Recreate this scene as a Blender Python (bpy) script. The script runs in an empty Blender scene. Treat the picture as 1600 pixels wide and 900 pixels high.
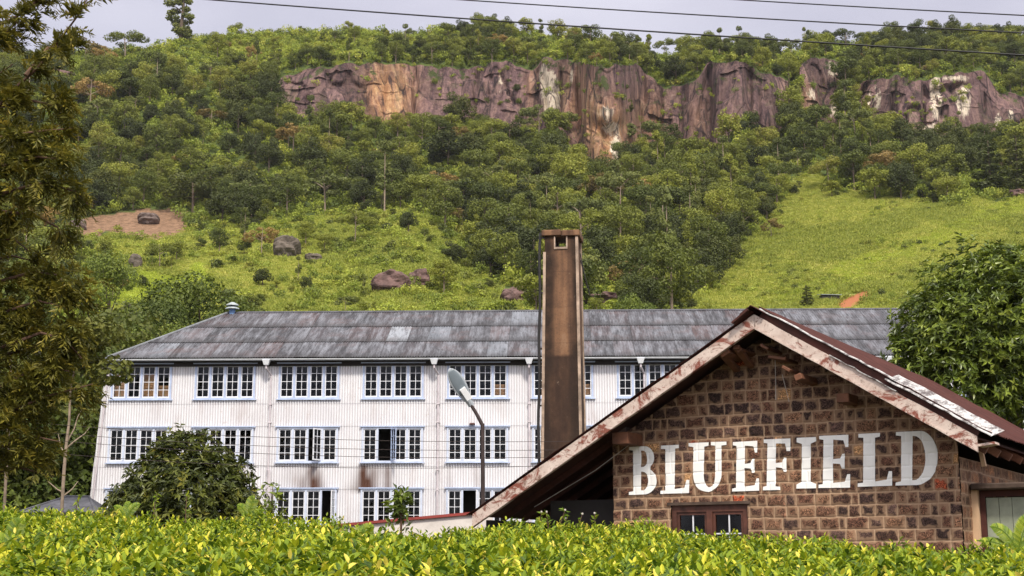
import bpy, bmesh, math, random
import numpy as np
from mathutils import Vector, Matrix

random.seed(7)
RNG = np.random.default_rng(11)
scene = bpy.context.scene
COL = scene.collection
PI = math.pi

# ------------------------------------------------------------------ camera
F = 2250.0                                   # focal length in photo pixels (1600 wide)
TILT = math.atan(436.0 / F)
CT, ST = math.cos(TILT), math.sin(TILT)
cd = bpy.data.cameras.new('camera')
cam = bpy.data.objects.new('camera', cd)
COL.objects.link(cam)
cd.sensor_width = 36.0
cd.lens = F / 1600 * 36
cd.clip_start = 0.1
cd.clip_end = 6000
cam.rotation_euler = (PI / 2 + TILT, 0, 0)
scene.camera = cam                            # the eye is the origin; ground lies below it


def ray(px, py):
    y = (450 - py) / F
    return np.array([(px - 800) / F, CT - y * ST, ST + y * CT])


def at(px, py, Y):
    d = ray(px, py)
    return d * (Y / d[1])


def on_plane(px, py, p0, n):
    d = ray(px, py)
    return d * (np.dot(p0, n) / np.dot(d, n))


def elev(py):                                 # z / Y of a picture row
    return np.tan(np.arctan((450 - np.asarray(py, float)) / F) + TILT)


def proj(P):
    P = np.asarray(P, float)
    dep = P[..., 1] * CT + P[..., 2] * ST
    up = -P[..., 1] * ST + P[..., 2] * CT
    return 800 + F * P[..., 0] / dep, 450 - F * up / dep


# ------------------------------------------------------------------ numpy noise
def _hash(ix, iy, seed):
    h = (ix.astype(np.int64) * 374761393 + iy.astype(np.int64) * 668265263 + seed * 1442695041) & 0xFFFFFFFF
    h = ((h ^ (h >> 13)) * 1274126177) & 0xFFFFFFFF
    h = h ^ (h >> 16)
    return (h & 0xFFFF) / 65535.0


def vnoise(x, y, seed=0):
    x = np.asarray(x, float); y = np.asarray(y, float)
    x, y = np.broadcast_arrays(x, y)
    ix = np.floor(x).astype(np.int64); iy = np.floor(y).astype(np.int64)
    fx = x - ix; fy = y - iy
    fx = fx * fx * (3 - 2 * fx); fy = fy * fy * (3 - 2 * fy)
    a = _hash(ix, iy, seed); b = _hash(ix + 1, iy, seed)
    c = _hash(ix, iy + 1, seed); d = _hash(ix + 1, iy + 1, seed)
    return (a * (1 - fx) + b * fx) * (1 - fy) + (c * (1 - fx) + d * fx) * fy


def fbm(x, y, oct=4, seed=0):
    s = 0; a = .5; t = 0
    x = np.asarray(x, float); y = np.asarray(y, float)
    for k in range(oct):
        s = s + a * vnoise(x * 2 ** k, y * 2 ** k, seed + 17 * k); t += a; a *= .5
    return s / t


def sstep(a, b, x):
    t = np.clip((np.asarray(x, float) - a) / (b - a), 0, 1)
    return t * t * (3 - 2 * t)


def inpoly(px, py, poly):
    px = np.asarray(px, float); py = np.asarray(py, float)
    r = np.zeros(px.shape, bool)
    n = len(poly)
    for i in range(n):
        x0, y0 = poly[i]; x1, y1 = poly[(i + 1) % n]
        if y0 == y1: continue
        c = ((y0 > py) != (y1 > py)) & (px < (x1 - x0) * (py - y0) / (y1 - y0) + x0)
        r ^= c
    return r


# ------------------------------------------------------------------ objects
def tag(o, label=None, cat=None, group=None, kind=None):
    if label: o['label'] = label
    if cat: o['category'] = cat
    if group: o['group'] = group
    if kind: o['kind'] = kind
    return o


def empty(name, loc=(0, 0, 0), rz=0.0, label=None, cat=None, group=None):
    o = bpy.data.objects.new(name, None)
    o.empty_display_size = .3
    COL.objects.link(o)
    o.location = loc; o.rotation_euler = (0, 0, rz)
    return tag(o, label, cat, group)


def link(name, me, parent=None, loc=None, rot=None):
    o = bpy.data.objects.new(name, me)
    COL.objects.link(o)
    if parent is not None: o.parent = parent
    if loc is not None: o.location = loc
    if rot is not None: o.rotation_euler = rot
    return o


def kids(o): return [c for c in bpy.data.objects if c.parent == o]


def copy_tree(o, parent=None):
    c = o.copy(); COL.objects.link(c); c.parent = parent
    for ch in list(o.children): copy_tree(ch, c)
    return c


def mesh_np(name, V, faces, attrs=None, mats=(), midx=None, smooth=False):
    """faces: list of int arrays (n,k)"""
    me = bpy.data.meshes.new(name)
    V = np.asarray(V, np.float32)
    me.vertices.add(len(V)); me.vertices.foreach_set('co', V.ravel())
    faces = [np.asarray(f, np.int32) for f in faces if len(f)]
    nl = sum(f.size for f in faces); nf = sum(len(f) for f in faces)
    me.loops.add(nl); me.polygons.add(nf)
    me.loops.foreach_set('vertex_index', np.concatenate([f.ravel() for f in faces]))
    tot = np.concatenate([np.full(len(f), f.shape[1], np.int32) for f in faces])
    st = np.zeros(nf, np.int32); st[1:] = np.cumsum(tot)[:-1]
    me.polygons.foreach_set('loop_start', st)
    me.polygons.foreach_set('loop_total', tot)
    if midx is not None: me.polygons.foreach_set('material_index', np.asarray(midx, np.int32))
    me.polygons.foreach_set('use_smooth', np.full(nf, bool(smooth)))
    for m in mats: me.materials.append(m)
    for k, v in (attrs or {}).items():
        v = np.asarray(v, np.float32)
        if v.ndim == 1:
            a = me.attributes.new(k, 'FLOAT', 'POINT'); a.data.foreach_set('value', v)
        else:
            if v.shape[1] == 3: v = np.concatenate([v, np.ones((len(v), 1), np.float32)], 1)
            a = me.attributes.new(k, 'FLOAT_COLOR', 'POINT'); a.data.foreach_set('color', v.ravel())
    me.update(calc_edges=True)
    me.validate()
    return me


class MB:
    """collects shapes and builds ONE mesh"""
    def __init__(s): s.v = []; s.f = []; s.m = []; s.mats = []
    def mi(s, m):
        if m is None: return 0
        if m not in s.mats: s.mats.append(m)
        return s.mats.index(m)
    def add(s, vs, fs, m=None):
        b = len(s.v); k = s.mi(m)
        s.v += [tuple(float(c) for c in v) for v in vs]
        s.f += [tuple(i + b for i in f) for f in fs]; s.m += [k] * len(fs)
    def box(s, c, d, m=None, R=None):
        x, y, z = d[0] / 2, d[1] / 2, d[2] / 2
        vs = [Vector(p) for p in ((-x, -y, -z), (x, -y, -z), (x, y, -z), (-x, y, -z), (-x, -y, z), (x, -y, z), (x, y, z), (-x, y, z))]
        if R is not None: vs = [R @ v for v in vs]
        c = Vector(c)
        s.add([v + c for v in vs], [(0, 3, 2, 1), (4, 5, 6, 7), (0, 1, 5, 4), (1, 2, 6, 5), (2, 3, 7, 6), (3, 0, 4, 7)], m)
    def span(s, a, b, m=None):
        s.box([(a[i] + b[i]) / 2 for i in range(3)], [abs(b[i] - a[i]) for i in range(3)], m)
    def hexa(s, p, m=None):                    # 8 corners: bottom ring then top ring
        s.add(p, [(0, 3, 2, 1), (4, 5, 6, 7), (0, 1, 5, 4), (1, 2, 6, 5), (2, 3, 7, 6), (3, 0, 4, 7)], m)
    def bar(s, a, b, w, h, m=None, up=(0, 0, 1)):   # rectangular bar from a to b
        a = Vector(a); b = Vector(b); d = (b - a).normalized()
        x = d.cross(Vector(up)); x = x.normalized() if x.length > 1e-5 else Vector((1, 0, 0))
        y = x.cross(d).normalized()
        r = [x * (-w / 2) + y * (-h / 2), x * (w / 2) + y * (-h / 2), x * (w / 2) + y * (h / 2), x * (-w / 2) + y * (h / 2)]
        s.hexa([a + q for q in r] + [b + q for q in r], m)
    def tube(s, pts, rad, n=8, m=None, caps=True):
        pts = [Vector(p) for p in pts]
        if not hasattr(rad, '__len__'): rad = [rad] * len(pts)
        vs = []; fs = []
        prev = None
        for i, p in enumerate(pts):
            d = (pts[min(i + 1, len(pts) - 1)] - pts[max(i - 1, 0)]).normalized()
            if prev is None:
                x = d.orthogonal().normalized()
            else:
                x = (prev - d * prev.dot(d))
                x = x.normalized() if x.length > 1e-6 else d.orthogonal().normalized()
            prev = x; y = d.cross(x)
            for k in range(n):
                a = 2 * PI * k / n
                vs.append(p + (x * math.cos(a) + y * math.sin(a)) * rad[i])
        for i in range(len(pts) - 1):
            for k in range(n):
                k2 = (k + 1) % n
                fs.append((i * n + k, i * n + k2, (i + 1) * n + k2, (i + 1) * n + k))
        if caps:
            fs.append(tuple(range(n - 1, -1, -1)))
            fs.append(tuple((len(pts) - 1) * n + k for k in range(n)))
        s.add(vs, fs, m)
    def mesh(s, name, m=None, smooth=False):
        me = bpy.data.meshes.new(name)
        me.from_pydata(s.v, [], s.f)
        mats = s.mats if s.mats else ([m] if m else [])
        for q in mats: me.materials.append(q)
        if s.mats: me.polygons.foreach_set('material_index', s.m)
        if smooth: me.polygons.foreach_set('use_smooth', [True] * len(s.f))
        me.update()
        return me
    def build(s, name, m=None, parent=None, smooth=False, bevel=0):
        me = s.mesh(name, m, smooth)
        if bevel:
            bm = bmesh.new(); bm.from_mesh(me)
            bmesh.ops.bevel(bm, geom=bm.edges[:], offset=bevel, segments=1, affect='EDGES', clamp_overlap=True)
            bm.to_mesh(me); bm.free()
        return link(name, me, parent)


# ------------------------------------------------------------------ materials
class G:
    def __init__(s, name):
        s.m = bpy.data.materials.new(name); s.m.use_nodes = True
        s.nt = s.m.node_tree; s.nt.nodes.clear()
        s.out = s.n('ShaderNodeOutputMaterial')
    def n(s, t, **k):
        x = s.nt.nodes.new(t)
        for a, b in k.items(): setattr(x, a, b)
        return x
    def l(s, a, b): s.nt.links.new(a, b)
    def put(s, sock, v):
        if hasattr(v, 'is_output') or isinstance(v, bpy.types.NodeSocket): s.l(v, sock)
        elif v is not None:
            if sock.type == 'RGBA' and len(v) == 3: v = (*v, 1)
            sock.default_value = v
    def coord(s, kind='Object', scale=(1, 1, 1)):
        c = s.n('ShaderNodeTexCoord'); mp = s.n('ShaderNodeMapping')
        s.l(c.outputs[kind], mp.inputs[0]); mp.inputs['Scale'].default_value = scale
        return mp.outputs[0]
    def noise(s, scale, detail=4, rough=.6, co=None, dist=0):
        x = s.n('ShaderNodeTexNoise'); x.inputs['Scale'].default_value = scale
        x.inputs['Detail'].default_value = detail; x.inputs['Roughness'].default_value = rough
        x.inputs['Distortion'].default_value = dist
        if co is not None: s.l(co, x.inputs['Vector'])
        return x.outputs[0]
    def ramp(s, fac, stops, interp='LINEAR'):
        r = s.n('ShaderNodeValToRGB'); s.l(fac, r.inputs[0]); e = r.color_ramp.elements
        r.color_ramp.interpolation = interp
        while len(e) < len(stops): e.new(.5)
        for q, (p, c) in zip(e, stops):
            q.position = p
            q.color = (c, c, c, 1) if not hasattr(c, '__len__') else (*c[:3], 1)
        return r.outputs[0]
    def mix(s, fac, a, b, mode='MIX'):
        x = s.n('ShaderNodeMix'); x.data_type = 'RGBA'; x.blend_type = mode
        s.put(x.inputs[0], fac); s.put(x.inputs[6], a); s.put(x.inputs[7], b)
        return x.outputs[2]
    def math(s, op, a, b=None, clamp=False):
        x = s.n('ShaderNodeMath'); x.operation = op; x.use_clamp = clamp
        s.put(x.inputs[0], a)
        if b is not None: s.put(x.inputs[1], b)
        return x.outputs[0]
    def attr(s, name, out='Fac'):
        return s.n('ShaderNodeAttribute', attribute_name=name).outputs[out]
    def rnd(s): return s.n('ShaderNodeObjectInfo').outputs['Random']
    def bump(s, h, strength=.3, dist=.02):
        b = s.n('ShaderNodeBump'); b.inputs['Strength'].default_value = strength
        b.inputs['Distance'].default_value = dist; s.l(h, b.inputs['Height'])
        return b.outputs[0]
    def pbr(s, base, rough=.7, metal=0, spec=.4, normal=None, transl=0, tcol=None):
        b = s.n('ShaderNodeBsdfPrincipled')
        s.put(b.inputs['Base Color'], base); s.put(b.inputs['Roughness'], rough)
        s.put(b.inputs['Metallic'], metal); s.put(b.inputs['Specular IOR Level'], spec)
        if normal is not None: s.l(normal, b.inputs['Normal'])
        o = b.outputs[0]
        if transl:
            t = s.n('ShaderNodeBsdfTranslucent'); s.put(t.inputs[0], tcol if tcol is not None else base)
            mx = s.n('ShaderNodeMixShader'); mx.inputs[0].default_value = transl
            s.l(o, mx.inputs[1]); s.l(t.outputs[0], mx.inputs[2]); o = mx.outputs[0]
        s.l(o, s.out.inputs[0])
        return s.m


def sr(r, g, b):                              # sRGB 0-255 to linear
    f = lambda c: c / 12.92 if c <= .04045 else ((c + .055) / 1.055) ** 2.4
    return (f(r / 255), f(g / 255), f(b / 255))


def plain(name, col, rough=.7, metal=0, spec=.4, var=.25, scale=3.0, bump=0):
    g = G(name); co = g.coord()
    nz = g.noise(scale, 5, .65, co)
    c = g.mix(g.ramp(nz, [(.3, 0), (.7, 1)]), tuple(x * (1 - var) for x in col), tuple(min(1, x * (1 + var)) for x in col))
    nr = g.bump(g.noise(scale * 8, 3, .6, co), bump, .01) if bump else None
    return g.pbr(c, rough, metal, spec, nr)


# ------------------------------------------------------------------ leaves
def unit(v): return v / np.maximum(np.linalg.norm(v, axis=-1, keepdims=True), 1e-9)


def leaf_arrays(P, D, N, L, W, curl=.0, fold=.25):
    """rhombic leaves, two faces folded along the midrib (4 verts each)"""
    P = np.asarray(P, float); D = unit(np.asarray(D, float)); N = np.asarray(N, float)
    S = unit(np.cross(D, N)); N = unit(np.cross(S, D))
    L = np.asarray(L, float).reshape(-1, 1); W = np.asarray(W, float).reshape(-1, 1)
    mid = P + D * L * .45
    V = np.stack([P, mid + S * W * .5 + N * W * fold, P + D * L - N * L * curl, mid - S * W * .5 + N * W * fold], 1)
    n = len(P); i = np.arange(n)[:, None] * 4
    T = np.concatenate([i + np.array([[0, 1, 2]]), i + np.array([[0, 2, 3]])], 0)
    return V.reshape(-1, 3), T


def leaf_arrays_fine(P, D, N, L, W, curl, fold=.18):
    """curved leaves, 8 verts and 6 faces each"""
    P = np.asarray(P, float); D = unit(np.asarray(D, float)); N = np.asarray(N, float)
    S = unit(np.cross(D, N)); N = unit(np.cross(S, D))
    L = np.asarray(L, float).reshape(-1, 1); W = np.asarray(W, float).reshape(-1, 1)
    cu = np.asarray(curl, float).reshape(-1, 1)
    def mid(t): return P + D * L * (t - .15 * cu * t * t) - N * L * cu * t * t * .55
    a, b = mid(.33), mid(.7)
    f = fold * W
    V = np.stack([P, a + S * W * .46 + N * f, a, a - S * W * .46 + N * f, b + S * W * .36 + N * f * .8, b, b - S * W * .36 + N * f * .8, mid(1.0)], 1)
    n = len(P); i = np.arange(n)[:, None] * 8
    T = np.concatenate([i + np.array([[q]]).reshape(1, 3) for q in ((0, 1, 2), (0, 2, 3), (4, 7, 5), (5, 7, 6))], 0)
    Q = np.concatenate([i + np.array([[*q]]) for q in ((1, 4, 5, 2), (2, 5, 6, 3))], 0)
    return V.reshape(-1, 3), T, Q


def rand_dirs(n, rng=RNG):
    v = rng.normal(size=(n, 3)); return unit(v)
# ================================================================== materials
def mk_white_sheet():
    g = G('white_corrugated_sheet'); co = g.coord()
    big = g.noise(.5, 5, .6, co); fine = g.noise(1.2, 6, .7, g.coord('Object', (1, 1, .18)))
    c = g.mix(g.ramp(big, [(.35, 0), (.7, 1)]), (.79, .795, .825), (.68, .68, .715))
    c = g.mix(g.math('MULTIPLY', g.attr('valley'), .58), c, (.32, .28, .31))  # corrugation valleys darkened in colour to strengthen their shade lines
    c = g.mix(g.ramp(fine, [(.52, 0), (.74, .6)]), c, (.42, .35, .34))
    c = g.mix(g.attr('soot'), c, (.085, .036, .022))
    c = g.mix(g.ramp(g.noise(2.2, 6, .75, g.coord('Object', (1.6, 1, .12))), [(.62, 0), (.72, .45)]), c, (.36, .22, .16))
    c = g.mix(g.ramp(g.noise(6, 5, .7, co), [(.62, 0), (.72, .5)]), c, (.38, .27, .22))
    return g.pbr(c, .6, 0, .3)


def mk_roof_sheet():
    g = G('weathered_roof_sheet'); co = g.coord()
    t = g.attr('tint')
    c = g.ramp(t, [(0, (.030, .029, .036)), (.3, (.062, .060, .072)), (.55, (.048, .040, .048)), (.72, (.075, .046, .048)), (.86, (.12, .13, .155)), (1, (.30, .32, .36))])
    st = g.noise(3.0, 6, .75, g.coord('Object', (1.0, .12, .12)))
    c = g.mix(g.ramp(st, [(.42, 0), (.64, .7)]), c, (.24, .25, .29))
    st2 = g.noise(5.5, 6, .8, g.coord('Object', (1.0, .2, .2)))
    c = g.mix(g.ramp(st2, [(.50, 0), (.66, .85)]), c, (.022, .021, .026))
    c = g.mix(g.ramp(g.noise(.8, 5, .7, co), [(.52, 0), (.75, .5)]), c, (.12, .065, .06))
    c = g.mix(g.attr('edge'), c, (.02, .018, .02))
    return g.pbr(c, .65, 0, .35)


def mk_stone():
    g = G('brown_stone_masonry'); co = g.coord()
    base = g.attr('stone', 'Color'); core = g.attr('core'); mort = g.attr('mortar')
    pit = g.noise(34, 5, .75, co, 1.5)
    lum = g.ramp(pit, [(.40, .15), (.5, 1.0), (.62, 3.4)])
    rough = g.mix(1.0, base, lum, 'MULTIPLY')
    rim = g.mix(.6, base, (.33, .205, .125))
    rim = g.mix(g.ramp(g.noise(12, 4, .6, co), [(.35, .0), (.75, .4)]), rim, (.42, .275, .18))
    c = g.mix(core, rim, rough)
    mcol = g.mix(g.ramp(g.noise(9, 5, .7, co), [(.3, 0), (.7, 1)]), (.34, .225, .145), (.50, .35, .235))
    c = g.mix(mort, c, mcol)
    c = g.mix(g.ramp(g.noise(.9, 4, .6, co), [(.55, 0), (.85, .22)]), c, (.05, .03, .022))
    nr = g.bump(g.noise(48, 5, .7, co, .6), .55, .012)
    return g.pbr(c, .85, 0, .25, nr)


def mk_board():
    g = G('peeling_white_board'); co = g.coord()
    c = g.mix(g.ramp(g.noise(4, 6, .7, co), [(.3, 0), (.7, 1)]), (.66, .56, .50), (.47, .36, .31))
    c = g.mix(g.ramp(g.noise(1.7, 6, .72, g.coord('Object', (1, 1, 1.6)), 1.2), [(.50, 0), (.57, .95)]), c, (.20, .050, .030))
    c = g.mix(g.ramp(g.noise(7, 7, .8, co, 1.0), [(.55, 0), (.62, .85)]), c, (.15, .075, .05))
    c = g.mix(g.ramp(g.noise(16, 6, .8, co), [(.6, 0), (.66, .8)]), c, (.05, .035, .03))
    return g.pbr(c, .7, 0, .3, g.bump(g.noise(25, 5, .7, co), .4, .01))


def mk_rust_roof():
    g = G('rust_red_corrugated_iron'); co = g.coord()
    c = g.mix(g.ramp(g.noise(2.2, 6, .7, co), [(.3, 0), (.7, 1)]), (.050, .018, .016), (.090, .033, .028))
    c = g.mix(g.ramp(g.noise(9, 6, .75, g.coord('Object', (.25, 1, .25))), [(.52, 0), (.68, .85)]), c, (.024, .011, .011))
    c = g.mix(g.ramp(g.noise(5, 6, .8, co), [(.66, 0), (.74, .5)]), c, (.17, .08, .06))
    return g.pbr(c, .8, 0, .12)


def mk_flashing():
    g = G('flaking_white_flashing'); co = g.coord()
    c = g.mix(g.ramp(g.noise(9, 7, .8, g.coord('Object', (1, .25, 1))), [(.46, 0), (.58, 1)]), (.50, .49, .49), (.09, .07, .07))
    c = g.mix(g.ramp(g.noise(4, 5, .7, co), [(.62, 0), (.72, .8)]), c, (.30, .12, .07))
    return g.pbr(c, .5, 0, .4)


def mk_chimney():
    g = G('stained_concrete'); co = g.coord()
    v = g.math('ADD', g.math('MULTIPLY', g.noise(1.5, 4, .6, g.coord('Object', (1.9, 1.9, .13))), .6), g.math('MULTIPLY', g.noise(1.7, 6, .7, co), .4))
    c = g.ramp(v, [(.3, (.045, .026, .018)), (.46, (.125, .068, .042)), (.57, (.21, .112, .062)), (.75, (.29, .185, .12))])
    lo = g.n('ShaderNodeSeparateXYZ'); g.l(co, lo.inputs[0])
    band = g.n('ShaderNodeMapRange'); g.l(lo.outputs[2], band.inputs[0])
    band.inputs[1].default_value = 6.95; band.inputs[2].default_value = 6.85
    soot = g.math('MULTIPLY', band.outputs[0], g.ramp(g.noise(2.4, 6, .7, g.coord('Object', (1, 1, .5))), [(.35, 1), (.70, .62)]))
    c = g.mix(soot, c, (.030, .017, .013))
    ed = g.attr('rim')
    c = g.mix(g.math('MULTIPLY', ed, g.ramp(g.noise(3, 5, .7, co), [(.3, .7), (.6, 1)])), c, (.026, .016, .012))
    c = g.mix(g.ramp(g.noise(6, 7, .8, co), [(.63, 0), (.72, .6)]), c, (.42, .32, .24))
    c = g.mix(g.ramp(g.noise(14, 6, .8, co), [(.52, 0), (.66, .5)]), c, (.045, .028, .02))
    sm = g.n('ShaderNodeMath'); sm.operation = 'FRACT'; g.l(g.math('MULTIPLY', lo.outputs[2], .82), sm.inputs[0])
    c = g.mix(g.ramp(sm.outputs[0], [(.0, .45), (.025, 0)]), c, (.03, .02, .015))
    return g.pbr(c, .85, 0, .2, g.bump(g.noise(18, 5, .7, co), .35, .02))


def mk_glass():
    g = G('old_window_glass'); co = g.coord()
    nr = g.bump(g.noise(2.5, 2, .5, co), .25, .05)
    gl = g.n('ShaderNodeBsdfGlossy'); gl.inputs['Roughness'].default_value = .06; gl.inputs[0].default_value = (.8, .85, .95, 1)
    g.l(nr, gl.inputs['Normal'])
    tr = g.n('ShaderNodeBsdfTransparent'); tr.inputs[0].default_value = (.80, .83, .86, 1)
    fr = g.n('ShaderNodeFresnel'); fr.inputs[0].default_value = 1.28; g.l(nr, fr.inputs['Normal'])
    dirt = g.ramp(g.noise(.8, 3, .6, co), [(.5, 0), (.8, .03)])
    mx = g.n('ShaderNodeMixShader'); g.l(g.math('ADD', fr.outputs[0], dirt, True), mx.inputs[0])
    g.l(tr.outputs[0], mx.inputs[1]); g.l(gl.outputs[0], mx.inputs[2]); g.l(mx.outputs[0], g.out.inputs[0])
    return g.m


M = dict(
    sheet=mk_white_sheet(), roof=mk_roof_sheet(), stone=mk_stone(), board=mk_board(), rust=mk_rust_roof(),
    flash=mk_flashing(), conc=mk_chimney(), glass=mk_glass(),
    blue=plain('pale_blue_paint', (.40, .47, .65), .55, var=.18, scale=2), deepblue=plain('blue_paint', (.10, .19, .36), .5),
    paleblue=plain('white_blue_paint', (.50, .55, .68), .55, var=.15, scale=2), white=plain('white_paint', (.70, .71, .76), .55, var=.12), gutter=plain('white_gutter_paint', (.66, .68, .72), .45, var=.15),
    pipe=plain('greyed_white_pipe', (.52, .47, .50), .55, var=.2),
    dark=plain('near_black', (.03, .026, .026), .9), floor=plain('concrete_floor', (.10, .09, .08), .8),  # the near black also paints shade into the eaves and bay
    carton=plain('brown_cardboard', (.62, .34, .17), .8, var=.15), tape=plain('carton_tape', (.52, .36, .20), .5),
    paint=plain('white_wall_paint', (.88, .87, .85), .7, var=.03, scale=9, bump=.1),
    timber=plain('orange_brown_timber', (.135, .055, .028), .75, var=.5, scale=4, bump=.3),
    darktimber=plain('dark_red_timber', (.060, .018, .013), .8, var=.4, scale=3, bump=.3),
    soffit=plain('red_brown_roof_underside', (.055, .018, .014), .85, var=.4),
    wframe=plain('brown_red_window_paint', (.085, .031, .02), .6, var=.5, scale=5),
    door=plain('grey_green_door_paint', (.30, .33, .25), .65, var=.2, scale=4, bump=.2),
    cream=plain('cream_render', (.62, .42, .26), .75, var=.15), slab=plain('dark_weathered_slab', (.075, .05, .038), .9, var=.5, scale=4, bump=.4),
    black=plain('black_iron', (.018, .016, .016), .5), cable=plain('black_cable', (.012, .012, .014), .6),
    pole=plain('dark_rusty_pole', (.035, .022, .02), .65, var=.4), lamp=plain('grey_lamp_housing', (.34, .37, .40), .45, var=.1),
    lens=plain('lamp_diffuser', (.17, .205, .23), .25, var=.1), lampbox=plain('white_lamp_box', (.78, .79, .80), .4, var=.08),
    redtile=plain('red_coping', (.23, .035, .028), .6, var=.3), whitewash=plain('whitewashed_wall', (.62, .57, .54), .8, var=.15, bump=.3),
    slate=plain('dark_grey_roofing', (.075, .075, .09), .7, var=.5, scale=3), tin=plain('grey_tin', (.30, .34, .36), .4, var=.2),
    bark=plain('grey_brown_bark', (.115, .085, .062), .9, var=.35, scale=5, bump=.5), palebark=plain('pale_bark', (.25, .19, .14), .85, var=.3, scale=4),
    twig=plain('brown_twig', (.10, .055, .035), .85, var=.4, scale=8), string=plain('pale_string', (.42, .38, .34), .7),
    hipcap=plain('grey_hip_capping', (.17, .18, .20), .6, var=.3), crock=plain('grey_purple_rock', (.115, .085, .075), .9, var=.45, scale=.5, bump=.5),
)

# ================================================================== light
world = bpy.data.worlds.new('World'); scene.world = world; world.use_nodes = True
wn = world.node_tree; wn.nodes.clear()
SUN_EL, SUN_AZ = math.radians(50), math.radians(168)   # azimuth clockwise from +Y (the view direction)
wo = wn.nodes.new('ShaderNodeOutputWorld')
sky = wn.nodes.new('ShaderNodeTexSky'); sky.sky_type = 'NISHITA'; sky.sun_disc = False
sky.sun_elevation = SUN_EL; sky.sun_rotation = SUN_AZ; sky.altitude = 1200; sky.dust_density = 3
b1 = wn.nodes.new('ShaderNodeBackground'); b1.inputs[1].default_value = .05; wn.links.new(sky.outputs[0], b1.inputs[0])
tc = wn.nodes.new('ShaderNodeTexCoord')
sx = wn.nodes.new('ShaderNodeSeparateXYZ'); wn.links.new(tc.outputs['Generated'], sx.inputs[0])
zr = wn.nodes.new('ShaderNodeMapRange'); wn.links.new(sx.outputs[2], zr.inputs[0])      # cloud deck: brighter overhead (overcast sky)
zr.inputs[1].default_value = .30; zr.inputs[2].default_value = 1.0; zr.inputs[3].default_value = .40; zr.inputs[4].default_value = 1.10
yr = wn.nodes.new('ShaderNodeMapRange'); wn.links.new(sx.outputs[1], yr.inputs[0])      # and brighter on the sun's side
yr.inputs[1].default_value = .85; yr.inputs[2].default_value = -.9; yr.inputs[3].default_value = 1.0; yr.inputs[4].default_value = 1.75
mm = wn.nodes.new('ShaderNodeMath'); mm.operation = 'MULTIPLY'; wn.links.new(zr.outputs[0], mm.inputs[0]); wn.links.new(yr.outputs[0], mm.inputs[1])
mp = wn.nodes.new('ShaderNodeMapping'); mp.inputs['Scale'].default_value = (1.6, 1.6, 4.5); wn.links.new(tc.outputs['Generated'], mp.inputs[0])
cn = wn.nodes.new('ShaderNodeTexNoise'); cn.inputs['Scale'].default_value = 2.2; cn.inputs['Detail'].default_value = 5; wn.links.new(mp.outputs[0], cn.inputs['Vector'])
cr = wn.nodes.new('ShaderNodeValToRGB'); wn.links.new(cn.outputs[0], cr.inputs[0])
cr.color_ramp.elements[0].position = .3; cr.color_ramp.elements[0].color = (.84, .755, .825, 1)
cr.color_ramp.elements[1].position = .75; cr.color_ramp.elements[1].color = (1.30, 1.20, 1.25, 1)
nr_ = wn.nodes.new('ShaderNodeMapRange'); wn.links.new(sx.outputs[2], nr_.inputs[0]); nr_.inputs[1].default_value = .40; nr_.inputs[2].default_value = .72
nm_ = wn.nodes.new('ShaderNodeMix'); nm_.data_type = 'RGBA'; wn.links.new(nr_.outputs[0], nm_.inputs[0]); wn.links.new(cr.outputs[0], nm_.inputs[6]); nm_.inputs[7].default_value = (1.06, 1.01, .93, 1)
b2 = wn.nodes.new('ShaderNodeBackground'); wn.links.new(nm_.outputs[2], b2.inputs[0]); wn.links.new(mm.outputs[0], b2.inputs[1])
ad = wn.nodes.new('ShaderNodeAddShader'); wn.links.new(b1.outputs[0], ad.inputs[0]); wn.links.new(b2.outputs[0], ad.inputs[1])
wn.links.new(ad.outputs[0], wo.inputs[0])

sl = bpy.data.lights.new('sun', 'SUN'); sl.energy = 3.3; sl.angle = math.radians(8); sl.color = (1, .93, .80)
so = bpy.data.objects.new('sun', sl); COL.objects.link(so)
sd = Vector((math.sin(SUN_AZ) * math.cos(SUN_EL), math.cos(SUN_AZ) * math.cos(SUN_EL), math.sin(SUN_EL)))
so.rotation_euler = sd.to_track_quat('Z', 'Y').to_euler(); so.location = sd * 200

vs = scene.view_settings
vs.view_transform = 'Standard'; vs.look = 'None'; vs.exposure = 0.28; vs.gamma = 1.0; vs.use_curve_mapping = False
scene.render.engine = 'CYCLES'
cy = scene.cycles
cy.max_bounces = 6; cy.diffuse_bounces = 3; cy.glossy_bounces = 3; cy.transmission_bounces = 3; cy.transparent_max_bounces = 8
cy.use_denoising = True; cy.caustics_reflective = False; cy.caustics_refractive = False
try: cy.denoiser = 'OPENIMAGEDENOISE'
except Exception: pass

# ================================================================== tea factory
FA = math.radians(-1.8)
FU = np.array([math.cos(FA), math.sin(FA), 0]); FV = np.array([-math.sin(FA), math.cos(FA), 0])
FP = at(167, 574, 72.0); FP[2] = 0


def fac(px, py, dv=0.0):
    P = on_plane(px, py, FP + FV * dv, FV) - FP
    return float(P @ FU), float(P[2])


factory = empty('factory_building', FP, FA, 'long three-storey white corrugated factory with blue window frames and a dark hipped roof', 'factory')
Z1t, Z1b = fac(480, 569)[1], fac(480, 624)[1]
Z2t, Z2b = fac(480, 668)[1], fac(480, 723)[1]
Z3t, Z3b = fac(480, 764)[1], fac(480, 764)[1] - 1.78
ROWS = [(Z1t, Z1b), (Z2t, Z2b), (Z3t, Z3b)]
PITCH = (fac(1012, 600)[0] - fac(222, 600)[0]) / 6
U0 = fac(222, 600)[0]
WW = 3.04
ZE = fac(600, 566)[1]                         # eave
ZB = -1.3
UEND = U0 + PITCH * 10 + 2.4
NC = 11
DEPTH = 14.5


def edge_u(z): return -.62 * np.clip((ZE - z) / (ZE - 1.5), 0, 1.4)


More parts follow.
